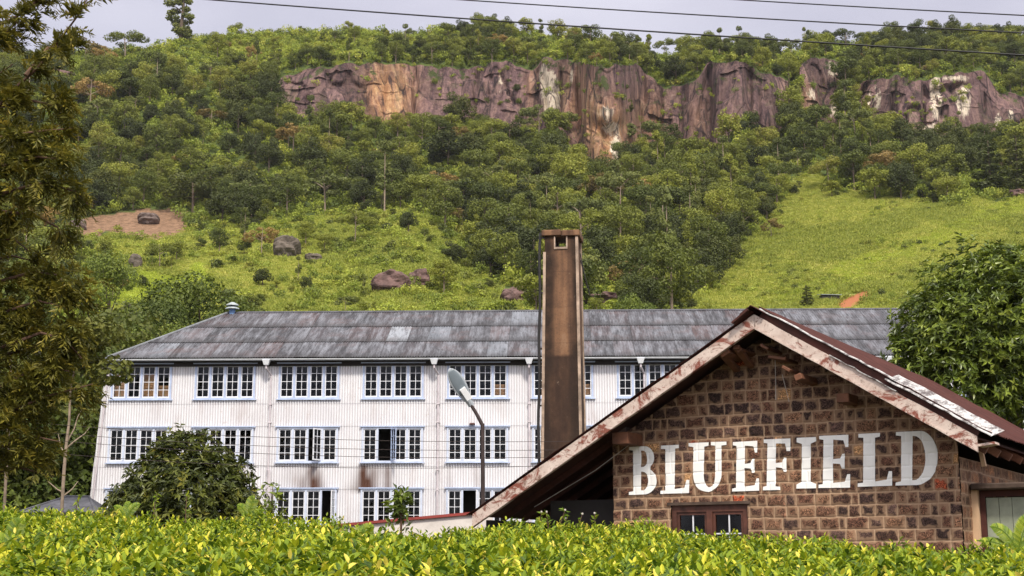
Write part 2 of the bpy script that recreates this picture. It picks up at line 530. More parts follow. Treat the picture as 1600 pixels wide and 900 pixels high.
def corr_patch(u0, u1, z0, z1, off=0.0, pitch=.132, amp=.020, seg=6, nz=2, clip=True):
    n = max(2, int(round((u1 - u0) / pitch * seg)) + 1)
    u = np.linspace(u0, u1, n); z = np.linspace(z0, z1, nz)
    U, Z = np.meshgrid(u, z)
    V = -off - amp * (1 + np.cos(U / pitch * 2 * PI))
    if clip: U = np.maximum(U, edge_u(Z))
    P = np.stack([U, V, Z], -1).reshape(-1, 3)
    i = np.arange(n - 1)[None, :] + np.arange(nz - 1)[:, None] * n
    Fq = np.stack([i, i + 1, i + 1 + n, i + n], -1).reshape(-1, 4)
    return P, Fq


def soot_at(U, Z):
    s = np.zeros(len(U))
    for (px, w, a) in ((489, .42, .95), (571, .5, .8), (606, .22, .4), (744, .15, .25), (702, .15, .3), (470, .9, .22), (585, 1.2, .22)):
        u = fac(px, 740)[0]
        ztop = Z2b - .05
        dz = np.clip((ztop - Z) / (ztop - Z3t), 0, 1)
        inside = (Z < ztop + .02) & (Z > Z3t - .25)
        s += inside * a * np.exp(-((U - u) / (w * (.55 + .6 * dz))) ** 2) * (.45 + .75 * vnoise(U * 3, Z * 1.5, 5))
    return np.clip(s * 1.25, 0, 1)


VV, FF, b = [], [], 0
zcuts = [ZE + .1, Z1b - .13, (Z1b + Z2t) / 2 - .55, Z2b - .10, Z3t + .08, Z3b - .1, ZB]
winu = [U0 + PITCH * i for i in range(NC)]
holes = set()
for r in range(3):
    for c in range(NC):
        if (r == 0) or (r == 1 and c < 8) or (r == 2 and c < 7): holes.add((r, c))
for k in range(len(zcuts) - 1):
    za, zb = zcuts[k], zcuts[k + 1] - .10      # each sheet laps the one below
    off = .014 * (len(zcuts) - k)
    zs = sorted({za, zb} | {z for r in ROWS for z in r if zb < z < za}, reverse=True)
    for q in range(len(zs) - 1):
        zt, zl = zs[q], zs[q + 1]; zm = (zt + zl) / 2
        row = [i for i, (t, bb) in enumerate(ROWS) if bb < zm < t]
        xs = [-1.0]
        if row:
            for c in range(NC):
                if (row[0], c) in holes:
                    xs += [winu[c] - WW / 2, winu[c] + WW / 2]
        xs.append(UEND)
        for j in range(0, len(xs), 2):
            if xs[j + 1] - xs[j] < .02: continue
            P, Fq = corr_patch(xs[j], xs[j + 1], zl, zt, off, nz=max(2, int((zt - zl) / .25)))
            VV.append(P); FF.append(Fq + b); b += len(P)
V = np.concatenate(VV)
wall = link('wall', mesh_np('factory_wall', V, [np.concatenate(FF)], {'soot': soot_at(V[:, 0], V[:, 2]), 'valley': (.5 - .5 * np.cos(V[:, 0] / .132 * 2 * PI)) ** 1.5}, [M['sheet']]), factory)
m = MB()                                       # end walls and back
m.hexa([(-.62, .1, ZB), (-.56, .1, ZB), (-.56, DEPTH, ZB), (-.62, DEPTH, ZB), (-.02, .1, ZE), (.04, .1, ZE), (.04, DEPTH, ZE), (-.02, DEPTH, ZE)])
m.span((UEND - .08, .03, ZB), (UEND - .01, DEPTH, ZE)); m.span((-.5, DEPTH - .08, ZB), (UEND - .1, DEPTH, ZE))
m.build('end_wall', M['white'], factory)
m = MB()
for z in (ZE - .1, Z1b - .95, Z2b - .95, Z3b - .95):
    m.span((-.3, .14, z - .16), (UEND - .12, DEPTH - .1, z))
m.span((-.3, 6.0, ZB + .1), (UEND - .15, 6.15, ZE - .3))
m.build('interior_floor', M['floor'], factory)
m = MB()
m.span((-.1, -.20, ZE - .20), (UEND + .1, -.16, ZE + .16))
m.build('eave_shade_strip', M['dark'], factory)  # dark strip added as the shadow band under the gutter


def casement(w, h, rows=4):
    a = MB(); f = .052; t = .045
    a.span((0, -t / 2, 0), (f, t / 2, h)); a.span((w - f, -t / 2, 0), (w, t / 2, h))
    a.span((f, -t / 2, 0), (w - f, t / 2, f * 1.2)); a.span((f, -t / 2, h - f), (w - f, t / 2, h))
    a.span((w / 2 - .013, -t / 2 + .008, f * 1.2), (w / 2 + .013, t / 2 - .008, h - f))
    for k in range(1, rows):
        z = h * k / rows
        for (p, q) in ((f, w / 2 - .013), (w / 2 + .013, w - f)):
            a.span((p, -t / 2 + .008, z - .013), (q, t / 2 - .008, z + .013))
    return a


def pane_mesh(w, h):
    a = MB(); a.add([(.04, 0, .04), (w - .04, 0, .04), (w - .04, 0, h - .04), (.04, 0, h - .04)], [(0, 1, 2, 3)])
    return a.mesh('pane', M['glass'])


def make_window(hh, style):
    """frame mesh with four bays; origin at the bottom centre of the opening"""
    a = MB(); fr = .085; y0, y1 = -.10, .06
    a.span((-WW / 2, y0, 0), (-WW / 2 + fr, y1, hh)); a.span((WW / 2 - fr, y0, 0), (WW / 2, y1, hh))
    a.span((-WW / 2 + fr, y0, hh - fr), (WW / 2 - fr, y1, hh)); a.span((-WW / 2 + fr, y0, 0), (WW / 2 - fr, y1, fr))
    mu = .10; inner = WW - 2 * fr; bw = (inner - 3 * mu) / 4
    for k in (1, 2, 3):
        x = -WW / 2 + fr + k * bw + (k - 1) * mu
        a.span((x, y0 + .003, fr), (x + mu, y1 - .003, hh - fr))
    w = a.build('window', M['blue' if not style else 'paleblue'])
    s = MB(); s.span((-WW / 2 - .10, y0 - .06, -.045), (WW / 2 + .10, y0 + .02, -.003)); s.build('sill', M['blue'], w)
    s = MB(); s.span((-WW / 2 - .10, y0 - .06, hh + .003), (WW / 2 + .10, y0 + .03, hh + .06)); s.build('head_board', M['blue'], w)
    cm = casement(bw - .01, hh - 2 * fr - .01).mesh('casement', M['white'])
    pm = pane_mesh(bw - .01, hh - 2 * fr - .01)
    for k in range(4):
        x = -WW / 2 + fr + k * (bw + mu) + .005
        link('casement', cm, w, (x, -.03, fr + .005))
        link('pane', pm, w, (x, -.012, fr + .005))
    return w, bw, fr, mu


OPEN = {(1, 2): (2, 'R', 62, 'white'), (1, 3): (1, 'R', 118, 'deepblue'), (2, 2): (3, 'R', 84, 'white'), (2, 4): (1, 'R', 96, 'white')}
protos = {}
for (r, c) in sorted(holes):
    zt, zb = ROWS[r]
    if r not in protos:
        protos[r] = make_window(zt - zb, r > 0); w = protos[r][0]
    else:
        w = copy_tree(protos[r][0])
    bw, fr, mu = protos[r][1:]
    w.parent = factory; w.location = (winu[c], -.06, zb)
    if (r, c) in OPEN:
        w['label'] = 'window with one casement swung open'
        bay, side, ang, mt = OPEN[(r, c)]
        cs = [k for k in w.children if k.name.startswith('casement')]; ps = [k for k in w.children if k.name.startswith('pane')]
        key = lambda k: k.location.x
        cs.sort(key=key); ps.sort(key=key)
        x1 = cs[bay].location.x + bw - .01
        for o in (cs[bay], ps[bay]):            # hinge at the right side of the bay, swing outwards
            nm = o.data.copy(); nm.transform(Matrix.Translation((-(bw - .01), 0, 0))); o.data = nm
            if o is cs[bay] and mt != 'white':
                nm.materials.clear(); nm.materials.append(M['blue'])
            o.location.x = x1; o.location.y = -.10
            o.rotation_euler = (0, 0, math.radians(ang))

# roof
ez = ZE + .12; ev = -.62                       # eave line in front of the wall
rv = DEPTH / 2
rz_ = fac(700, 488, rv)[1]
ru0 = fac(357, 491, rv)[0]; eu0 = fac(163, 562, ev)[0]
ru1, eu1 = UEND - 4.6, UEND + .45


def roof_pt(u, w, lift=0.0):
    return np.stack([u, ev + (rv - ev) * w, ez + (rz_ - ez) * w + lift], -1)


VV, FF, TT, EE, b = [], [], [], [], 0
sw = 1.06; amp = .02; pit = .135
for row in range(3):
    w0, w1 = row / 3 - (.02 if row else 0), (row + 1) / 3
    n_s = int((eu1 - eu0) / sw) + 1
    for k in range(n_s):
        ua, ub = eu0 + k * sw, eu0 + (k + 1) * sw + .05
        n = 49
        u = np.linspace(ua, ub, n); w = np.linspace(w0, w1, 4)
        U, W = np.meshgrid(u, w)
        lift = amp * (1 + np.cos(U / pit * 2 * PI)) + .012 * row * 0 + (.035 * (w1 - W) / (w1 - w0)) + random.uniform(0, .012) + .01 * (k % 2)
        lo = eu0 + (ru0 - eu0) * W; hi = eu1 + (ru1 - eu1) * W
        if (U.max() < lo.min()) or (U.min() > hi.max()): continue
        E = np.maximum(np.exp(-((U - ua) / .03) ** 2), np.exp(-((W - w0) / .012) ** 2) * .8)
        U = np.clip(U, lo, hi)
        P = roof_pt(U, W, lift).reshape(-1, 3)
        i = np.arange(n - 1)[None, :] + np.arange(3)[:, None] * n
        FF.append(np.stack([i, i + 1, i + 1 + n, i + n], -1).reshape(-1, 4) + b); VV.append(P); b += len(P)
        t = random.random() ** 1.3 * .8
        t = .97 if (row, k) in ((1, 13),) else t
        if random.random() < .07: t = .86
        TT.append(np.full(len(P), t)); EE.append(E.ravel() * .9)
roof = link('roof', mesh_np('factory_roof', np.concatenate(VV), [np.concatenate(FF)], {'tint': np.concatenate(TT), 'edge': np.concatenate(EE)}, [M['roof']], smooth=True), factory)
m = MB()
bv = DEPTH + .62
m.add([(eu0, ev, ez), (eu0, bv, ez), (ru0, rv, rz_)], [(0, 2, 1)])
m.add([(eu1, ev, ez), (eu1, bv, ez), (ru1, rv, rz_)], [(0, 1, 2)])
m.add([(eu0, bv, ez), (eu1, bv, ez), (ru1, rv, rz_), (ru0, rv, rz_)], [(0, 3, 2, 1)])
m.build('hip_slope', M['slate'], factory)
m = MB()                                        # ridge and hip caps
m.tube([(ru0, rv, rz_ + .03), (ru1, rv, rz_ + .03)], .085, 8)
m.build('ridge_cap', M['slate'], factory)
m = MB(); m.tube([(eu0, ev, ez + .05), (ru0, rv, rz_ + .06)], .07, 8); m.build('hip_cap', M['hipcap'], factory)
m = MB()
m.span((eu0 + .1, ev + .10, ez - .1), (eu1, .05, ez - .05)); m.build('soffit', M['dark'], factory)  # coloured near black to put the eave shadow into it
# gutter: half-round trough
m = MB(); n = 8; r_ = .085
prof = [(ev - .02 + r_ * math.cos(a), ez - .01 + r_ * math.sin(a)) for a in np.linspace(PI, 2 * PI, n)]
prof += [(ev - .02 + (r_ - .012) * math.cos(a), ez - .01 + (r_ - .012) * math.sin(a)) for a in np.linspace(2 * PI, PI, n)]
k = len(prof); ga, gb = eu0 - .95, eu1 + .1
m.add([(ga, y, z) for y, z in prof] + [(gb, y, z) for y, z in prof],
      [(i, (i + 1) % k, (i + 1) % k + k, i + k) for i in range(k)] + [tuple(range(k - 1, -1, -1)), tuple(range(k, 2 * k))])
m.build('gutter', M['gutter'], factory)
for px in (420, 680, 827, 1000, 1385):
    u = fac(px, 570)[0]
    a = MB(); a.hexa([(u - .11, ev - .10, ez - .32), (u + .11, ev - .10, ez - .32), (u + .11, ev + .12, ez - .32), (u - .11, ev + .12, ez - .32),
                      (u - .19, ev - .16, ez - .07), (u + .19, ev - .16, ez - .07), (u + .19, ev + .13, ez - .07), (u - .19, ev + .13, ez - .07)])
    hop = a.build('rain_hopper', M['gutter'], factory)
    a = MB(); zz = ez - .32; jog = .18 if px != 827 else 0
    a.tube([(u, ev, zz + .05), (u, ev, zz - .16), (u + jog, -.21, zz - .46), (u + jog, -.21, zz - .8), (u + jog, -.21, ZB)], .052, 8)
    pp = a.build('downpipe', M['pipe'], factory)
    a = MB()
    for z in (Z1b - .3, Z2t + .2, Z2b - .4, Z3t - .1): a.span((u + jog - .08, -.28, z), (u + jog + .08, -.12, z + .05))
    a.build('bracket', M['pipe'], pp)
a = MB(); u = fac(420, 740)[0]
a.tube([(u + .05, -.24, fac(420, 735)[1]), (u + .08, -.24, fac(420, 735)[1] - 1.2), (u + .08, -.24, ZB)], .07, 8); a.build('downpipe', M['pipe'], factory)
a = MB(); a.tube([(float(edge_u(z)) + .2, -.2, z) for z in (ZE - .2, Z1b, Z2t, Z3t, ZB)], .05, 8); a.build('downpipe', M['pipe'], factory)
a = MB(); z = fac(160, 585, 0)[1]
a.hexa([(-.75, -.25, z - .25), (-.05, -.25, z - .12), (-.05, .2, z - .12), (-.75, .2, z - .25), (-.75, -.25, z - .2), (-.05, -.25, z - .02), (-.05, .2, z - .02), (-.75, .2, z - .2)])
a.build('small_hood', M['gutter'], factory)
# roof ventilator at the end of the ridge
cu = fac(363, 487, rv)[0]
a = MB(); a.tube([(cu, rv, rz_ - .1), (cu, rv, rz_ + .28)], [.2, .16], 12); vent = a.build('roof_ventilator', M['deepblue'], factory)
for z, r1 in ((.26, .40), (.46, .36)):
    a = MB(); a.tube([(cu, rv, rz_ + z - .02), (cu, rv, rz_ + z + .04), (cu, rv, rz_ + z + .17)], [r1, r1 * .93, .1], 14); a.build('ventilator_cap', M['tin'], vent)
# wall light bracket
a = MB(); uu, zz = fac(738, 664); a.hexa([(uu - .15, -.35, zz), (uu + .15, -.35, zz), (uu + .15, -.06, zz + .06), (uu - .15, -.06, zz + .06), (uu - .1, -.33, zz + .03), (uu + .1, -.33, zz + .03), (uu + .1, -.06, zz + .11), (uu - .1, -.06, zz + .11)])
a.build('wall_lamp', M['darktimber'], factory)

# cartons behind the panes (each a thing; they stand on the factory floors)
def fw(u, v, z): return FP + FU * u + FV * v + np.array([0, 0, z])


def carton(u, v, z, w, d, h, lab, n):
    o = MB(); o.box((0, 0, h / 2), (w, d, h)); ob = o.build('carton', M['carton'], bevel=.008)
    t = MB(); t.box((0, -d / 2 - .003, h * .5), (.06, .003, h - .02)); t.build('tape', M['tape'], ob)
    ob.location = fw(u, v, z); ob.rotation_euler = (0, 0, FA + random.uniform(-.06, .06))
    tag(ob, lab, 'carton', 'cartons stacked behind the upper factory windows')


BAY = (WW - .17 - .3) / 4 + .10
fl1 = Z1b - .95
ORD = ['first', 'second', 'third', 'fourth', 'fifth', 'sixth', 'seventh']
for (c, bay, n) in ((0, 0, 4), (0, 1, 2), (0, 2, 4), (0, 3, 3), (1, 2, 2), (1, 3, 2), (2, 0, 2), (4, 3, 3), (5, 3, 3), (6, 0, 2)):
    u = winu[c] - WW / 2 + .085 + bay * BAY + .3
    n += 0; hb = .565
    for k in range(n):
        if (k + 1) * hb < .95: continue           # below the sill nothing shows: the stack starts on a plank there
        carton(u + random.uniform(-.02, .02), .40, fl1 + k * hb + .0, .62, .46, hb - .008,
               f'brown carton, {ORD[k]} from floor, behind pane {bay + 1} of the {ORD[c]} top-floor window', k)
    bb = MB(); bb.span((-.33, -.26, 0), (.33, .26, hb - .01)); 
    cr_ = bb.build('crate', M['darktimber']); cr_.location = fw(u, .46, fl1); cr_.rotation_euler = (0, 0, FA)
    tag(cr_, f'dark crate under the cartons at bay {ORD[bay]} of the {ORD[c]} top-floor window', 'crate', 'crates under the cartons')
# ================================================================== stone building
SA = math.atan2(-.503, .864)                    # the gable wall recedes to the left
SU = np.array([math.cos(SA), math.sin(SA), 0]); SV = np.array([-math.sin(SA), math.cos(SA), 0])
SC = at(1503, 800, 22.0); SC[2] = 0             # right front corner


def gab(px, py, dv=0.0):                         # picture point -> (u, z) on a plane parallel to the gable wall
    P = on_plane(px, py, SC + SV * dv, SV) - SC
    return np.array([float(P @ SU), float(P[2])])


def sid(px, py, du=0.0):                         # picture point -> (v, z) on the side wall
    P = on_plane(px, py, SC + SU * du, SU) - SC
    return np.array([float(P @ SV), float(P[2])])


house = empty('stone_building', SC, SA, 'brown stone gabled building with white painted lettering and a rusty iron roof', 'stone building')
UL = gab(959, 780)[0]                            # left end of the wall (negative u)
BF = -.80                                        # plane of the bargeboards
A0 = gab(1178, 491.5, BF); L0 = gab(738, 803, BF); R0 = gab(1526, 681, BF)
HB = A0[1] - gab(1178, 514.5, BF)[1]             # height of the board seen vertically
print('gable', UL, A0, L0, R0, HB)


def roof_z(u):                                   # top of the bargeboard line above u
    return np.where(u < A0[0], A0[1] + (L0[1] - A0[1]) * (A0[0] - u) / (A0[0] - L0[0]),
                    A0[1] + (R0[1] - A0[1]) * (u - A0[0]) / (R0[0] - A0[0]))


SZB = -1.3                                       # foot of the wall


def stone_field(ua, ub, za, zb, rng, ch=.186, seed=1, wmin=.16, wmax=.37, quoin=True):
    """random coursed stones: per course (z0, z1, [(u0, u1, colour, bulge)])"""
    courses = []; z = za
    pal = [(.085, .040, .026), (.060, .031, .022), (.115, .058, .036), (.042, .024, .020), (.15, .078, .046), (.07, .04, .032)]
    while z < zb:
        h = ch * rng.uniform(.94, 1.06); row = []; u = ua - rng.uniform(0, .2)
        while u < ub:
            w = rng.uniform(wmin, wmax) if rng.random() > .2 else rng.uniform(.11, .19)
            c = np.array(pal[rng.integers(len(pal))]) * rng.uniform(.75, 1.25)
            x = rng.random()
            if x < .014: c = np.array((.24, .055, .025))
            elif x < .04: c = np.array((.34, .19, .09))
            row.append((u, u + w, c, rng.uniform(.6, 1.25)))
            u += w
        courses.append((z, z + h, row)); z += h
    return courses


def stone_eval(courses, U, Z, step_seed=3):
    """height above the mortar bed, stone colour, core mask and mortar mask on a grid"""
    sh = U.shape
    H = np.zeros(sh); Cc = np.zeros(sh + (3,)); core = np.zeros(sh); mort = np.ones(sh)
    wob = (fbm(U * 9, Z * 9, 3, step_seed) - .5) * .022
    wob2 = (fbm(U * 9 + 40, Z * 9, 3, step_seed + 9) - .5) * .022
    zz = Z + wob + (fbm(U * .8, Z * .0 + 1, 2, 4) - .5) * .02
    ci = np.searchsorted(np.array([c[0] for c in courses]), zz, side='right') - 1
    ci = np.clip(ci, 0, len(courses) - 1)
    for k, (z0, z1, row) in enumerate(courses):
        s = ci == k
        if not s.any(): continue
        us = np.array([r[0] for r in row]); uu = U[s] + wob2[s]
        si = np.clip(np.searchsorted(us, uu, side='right') - 1, 0, len(row) - 1)
        u0 = us[si]; u1 = np.array([r[1] for r in row])[si]
        d = np.minimum(np.minimum(uu - u0, u1 - uu), np.minimum(zz[s] - z0, z1 - zz[s]))
        j = .0078
        mort[s] = 1 - sstep(j * .7, j * 1.3, d)
        bul = np.array([r[3] for r in row])[si]
        nz = fbm(U[s] * 14, Z[s] * 14, 3, 21 + step_seed)
        H[s] = .013 * sstep(j * .6, j * 1.8, d) + bul * .017 * sstep(j * 1.6, .075, d) * (.25 + 1.5 * nz)
        core[s] = sstep(.022, .046, d + (nz - .5) * .10 + (bul - .9) * .03)
        Cc[s] = np.array([r[2] for r in row])[si]
    H = .026 * np.tanh(H / .022)
    return H, Cc, core, mort


def grid_mesh(name, U, Z, keep, H, Cc, core, mort, parent, to3d, mat):
    nz, nu = U.shape
    P = to3d(U, Z, H).reshape(-1, 3)
    kf = (keep[:-1, :-1] & keep[:-1, 1:] & keep[1:, :-1] & keep[1:, 1:]).ravel()
    i = (np.arange(nz - 1)[:, None] * nu + np.arange(nu - 1)[None, :]).ravel()[kf]
    Fq = np.stack([i, i + 1, i + 1 + nu, i + nu], -1)
    used = np.unique(Fq); mp_ = np.full(len(P), -1); mp_[used] = np.arange(len(used))
    me = mesh_np(name, P[used], [mp_[Fq]], {'stone': Cc.reshape(-1, 3)[used], 'core': core.ravel()[used], 'mortar': mort.ravel()[used]}, [mat], smooth=True)
    return link('wall', me, parent)


rs = np.random.default_rng(5)
STEP = .0115
WL, WR = gab(1049, 800)[0], gab(1168, 800)[0]; WT = gab(1100, 789)[1]; WB = WT - 1.15
front = stone_field(UL - .1, .1, SZB, A0[1] + .2, rs)
gu = np.arange(UL, STEP * .5, STEP); gz = np.arange(SZB + .5, A0[1] - .05, STEP)
U, Z = np.meshgrid(gu, gz)
H, Cc, core, mort = stone_eval(front, U, Z)
keep = (Z < roof_z(U) - .14) & ~((U > WL) & (U < WR) & (Z > WB) & (Z < WT))
grid_mesh('gable_wall', U, Z, keep, H, Cc, core, mort, house, lambda u, z, h: np.stack([u, -h, z], -1), M['stone'])
side = stone_field(-.2, 9.3, SZB, 2.6, np.random.default_rng(8), wmin=.16, wmax=.36)
EZ = R0[1] - .22                                  # the side wall stops under the eave
gv = np.arange(0, 9.2, .016); gz2 = np.arange(SZB + .5, EZ, .014)
Vv, Z2 = np.meshgrid(gv, gz2)
H2, C2, c2, m2 = stone_eval(side, Vv, Z2, 7)
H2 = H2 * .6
grid_mesh('side_wall', Vv, Z2, np.ones(Vv.shape, bool), H2, C2 * np.array([1.6, 1.45, 1.2]), c2 * .8, m2, house, lambda v, z, h: np.stack([h, v, z], -1), M['stone'])  # stones coloured lighter than the gable's, as the better lit face
m = MB()                                          # inner leaf, left and back walls of the room
m.span((UL, .30, SZB), (UL + .25, 9.2, A0[1] - 1.4)); m.span((UL + .26, 9.0, SZB), (-.02, 9.2, A0[1] - 1.2))
m.build('inner_wall', M['crock'], house)
m = MB(); m.span((UL + .02, .02, SZB), (UL + .24, .29, A0[1] - 1.5)); m.build('wall_return', M['crock'], house)

# window in the gable wall: dark red frame, two casements, glazing bars
fw_ = MB(); y0, y1 = .02, .12; f = .085
fw_.span((WL, y0, WB), (WL + f, y1, WT)); fw_.span((WR - f, y0, WB), (WR, y1, WT)); fw_.span((WL + f, y0, WT - f * 1.3), (WR - f, y1, WT))
mid = (WL + WR) / 2; fw_.span((mid - .05, y0 - .01, WB), (mid + .05, y1 - .002, WT - f * 1.3))
win = fw_.build('window', M['wframe'], house)
m = MB(); m.span((WL - .06, -.035, WT + .002), (WR + .06, .16, WT + .05)); m.build('lintel', M['slab'], win)
for (a, b_) in ((WL + f, mid - .05), (mid + .05, WR - f)):
    s = MB(); t = .045; zt = WT - f * 1.3
    s.span((a, .04, WB), (a + t, .09, zt)); s.span((b_ - t, .04, WB), (b_, .09, zt)); s.span((a + t, .04, zt - .05), (b_ - t, .09, zt))
    s.build('casement', M['wframe'], win)
    s = MB(); cxx = (a + b_) / 2 + .01
    s.span((cxx - .011, .055, WB), (cxx + .011, .075, zt - .05))
    for z in (zt - .36, zt - .68): s.span((a + t, .056, z - .011), (b_ - t, .074, z + .011))
    s.build('glazing_bar', M['white'], win)
    s = MB(); s.add([(a + t, .066, WB), (b_ - t, .066, WB), (b_ - t, .066, zt - .05), (a + t, .066, zt - .05)], [(0, 1, 2, 3)]); s.build('pane', M['glass'], win)
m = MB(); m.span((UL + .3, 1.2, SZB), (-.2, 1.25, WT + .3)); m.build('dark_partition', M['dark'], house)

# ------------------------------------------------------------------ bargeboards
BT = .055


def board(pa, pb, h, name, mat, y0, y1, drop=0.0, n=40, wob=.012):
    """sloping board between two (u, z) points on its top edge"""
    bm_ = MB(); t = np.linspace(0, 1, n)
    vs = []
    for k in t:
        u = pa[0] + (pb[0] - pa[0]) * k; z = pa[1] + (pb[1] - pa[1]) * k - drop
        e = (vnoise(k * 17, 3, 5) - .5) * wob
        e2 = (vnoise(k * 23, 9, 8) - .5) * wob
        vs += [(u, y0, z - h + e2), (u, y1, z - h + e2), (u, y1, z + e), (u, y0, z + e)]
    fs = []
    for i in range(n - 1):
        q = i * 4
        fs += [(q, q + 4, q + 5, q + 1), (q + 1, q + 5, q + 6, q + 2), (q + 2, q + 6, q + 7, q + 3), (q + 3, q + 7, q + 4, q)]
    fs += [(0, 1, 2, 3), ((n - 1) * 4 + 3, (n - 1) * 4 + 2, (n - 1) * 4 + 1, (n - 1) * 4)]
    if pb[0] < pa[0]: fs = [tuple(reversed(f_)) for f_ in fs]
    bm_.add(vs, fs)
    return bm_.build(name, mat, house)


board(A0 + np.array([-.004, 0]), L0, HB, 'bargeboard', M['board'], BF, BF + BT)
board(A0 + np.array([.004, 0]), R0, HB, 'bargeboard', M['board'], BF, BF + BT)
# lower lip along each board (a lighter moulding)
board(A0 + np.array([-.004, 0]), L0, .03, 'board_lip', M['board'], BF - .018, BF - .002, drop=HB - .035, wob=.006)
board(A0 + np.array([.004, 0]), R0, .03, 'board_lip', M['board'], BF - .018, BF - .002, drop=HB - .035, wob=.006)

# ------------------------------------------------------------------ roof sheets (corrugated across v, so the ridges run down the slope)
RLEN = 10.2


def slope_sheet(name, pa, pb, up, v0, v1, mat, pitch=.085, amp=.012, thick=None, clipfront=None):
    d = np.array([pb[0] - pa[0], pb[1] - pa[1]]); L = np.linalg.norm(d); d /= L
    nrm = np.array([-d[1], d[0]]); nrm = nrm if nrm[1] > 0 else -nrm
    n = int((v1 - v0) / pitch * 6) + 1; ns = 28
    v = np.linspace(v0, v1, n); s = np.linspace(0, 1, ns)
    Vg, Sg = np.meshgrid(v, s)
    jag = (vnoise(Vg * 6, 2, 5) - .5) * .06 * (Sg > .99)
    off = up + amp * np.cos(Vg / pitch * 2 * PI) + .02 * (fbm(Vg * 1.2, Sg * 6, 3, 6) - .5)
    lap = .02 * ((Sg * 3) % 1)
    uu = pa[0] + d[0] * (Sg * L + jag) + nrm[0] * (off - lap); zz = pa[1] + d[1] * (Sg * L + jag) + nrm[1] * (off - lap)
    P = np.stack([uu, Vg, zz], -1).reshape(-1, 3)
    i = (np.arange(ns - 1)[:, None] * n + np.arange(n - 1)[None, :]).ravel()
    return link(name, mesh_np(name, P, [np.stack([i, i + 1, i + 1 + n, i + n], -1)], None, [mat], smooth=True), house)


top = A0 + np.array([0, .035])
R1 = R0 + (R0 - A0) / np.linalg.norm(R0 - A0) * .16
L1 = L0 + (L0 - A0) / np.linalg.norm(L0 - A0) * .10
slope_sheet('roof_sheet', top, R1 + np.array([0, .03]), .115, BF + .02, RLEN, M['rust'])
slope_sheet('roof_sheet', top, L1 + np.array([0, .03]), .02, BF - .03, RLEN, M['rust'])
# boarding under the sheets
for (pb, nm, lift) in ((R0, 'roof_boarding', -.012), (L0, 'roof_boarding', -.012)):
    m = MB(); a, b_ = A0 + np.array([0, lift]), pb + np.array([0, lift])
    m.hexa([(a[0], BF + BT + .004, a[1] - .03), (b_[0], BF + BT + .004, b_[1] - .03), (b_[0], RLEN - .1, b_[1] - .03), (a[0], RLEN - .1, a[1] - .03),
            (a[0], BF + BT + .004, a[1]), (b_[0], BF + BT + .004, b_[1]), (b_[0], RLEN - .1, b_[1]), (a[0], RLEN - .1, a[1])])
    m.build(nm, M['soffit'], house)
# ridge capping, broken at its front end
m = MB()
for s in (-1, 1):
    d = (L0 - A0) if s < 0 else (R0 - A0); d = d / np.linalg.norm(d)
    a = A0 + np.array([0, .135]); b_ = a + d * .24
    m.hexa([(a[0] + s * .003, BF - .14, a[1] - .012), (b_[0], BF - .10, b_[1] - .012), (b_[0], RLEN, b_[1] - .012), (a[0] + s * .003, RLEN, a[1] - .012),
            (a[0] + s * .003, BF - .14, a[1]), (b_[0], BF - .10, b_[1]), (b_[0], RLEN, b_[1]), (a[0] + s * .003, RLEN, a[1])])
m.build('ridge_cap', M['darktimber'], house)
m = MB(); d = (L0 - A0) / np.linalg.norm(L0 - A0); a = A0 + d * .22 + np.array([0, .11])
m.box((a[0], BF - .06, a[1] - .03), (.34, .18, .03), None, Matrix.Rotation(math.atan2(-d[1], -d[0]) * -1 + PI * 0, 3, 'Y') if False else Matrix.Rotation(.62 * -1, 3, 'Y'))
m.build('loose_cap_piece', M['darktimber'], house)


def strip(name, ta, tb, up0, up1, y0, y1, mat, thick=.012, n=24, tilt=0.0, base=R0):
    """thin metal strip following the right-hand verge"""
    d = (base - A0); L = np.linalg.norm(d); d = d / L; nr = np.array([-d[1], d[0]]); nr = nr if nr[1] > 0 else -nr
    vs, fs = [], []
    for k in np.linspace(0, 1, n):
        t = ta + (tb - ta) * k; u_ = up0 + (up1 - up0) * k + (vnoise(t * 30, 1, 3) - .5) * .018
        p = A0 + d * (L * t) + nr * u_
        q = p + nr * tilt
        e = (vnoise(t * 26, 5, 4) - .5) * .05
        for (pp, y) in ((p, y0), (q, y1 + e)):
            vs += [(pp[0], y, pp[1]), (pp[0] + nr[0] * thick, y, pp[1] + nr[1] * thick)]
    for i in range(n - 1):
        q = i * 4
        fs += [(q + 1, q + 5, q + 7, q + 3), (q, q + 2, q + 6, q + 4), (q, q + 4, q + 5, q + 1), (q + 2, q + 3, q + 7, q + 6)]
    fs += [(0, 1, 3, 2), ((n - 1) * 4, (n - 1) * 4 + 2, (n - 1) * 4 + 3, (n - 1) * 4 + 1)]
    m_ = MB(); m_.add(vs, fs); return m_.build(name, mat, house)


strip('verge_flashing', .01, .64, .115, .150, BF - .02, BF + .05, M['flash'], tilt=.012)
strip('verge_flashing', .60, 1.05, .085, .10, BF - .05, BF + .50, M['flash'], tilt=.14)
strip('verge_flashing', .36, .66, .006, .010, BF - .035, BF + .05, M['flash'])
strip('verge_shadow_board', .02, 1.0, .0, .0, BF + .05, BF + .075, M['darktimber'], thick=.125)  # dark strip standing in for the shadowed gap below the sheet

# ------------------------------------------------------------------ timber ends under the verge
def purlin(u, z, w, h, y0=BF + .08, y1=.4, mat='timber', name='purlin', rot=0):
    p = MB(); p.box((0, (y0 + y1) / 2, 0), (w, y1 - y0, h), None, Matrix.Rotation(rot, 3, 'Y')); o = p.build(name, M[mat], house, bevel=.008)
    o.location = (u, 0, z); return o


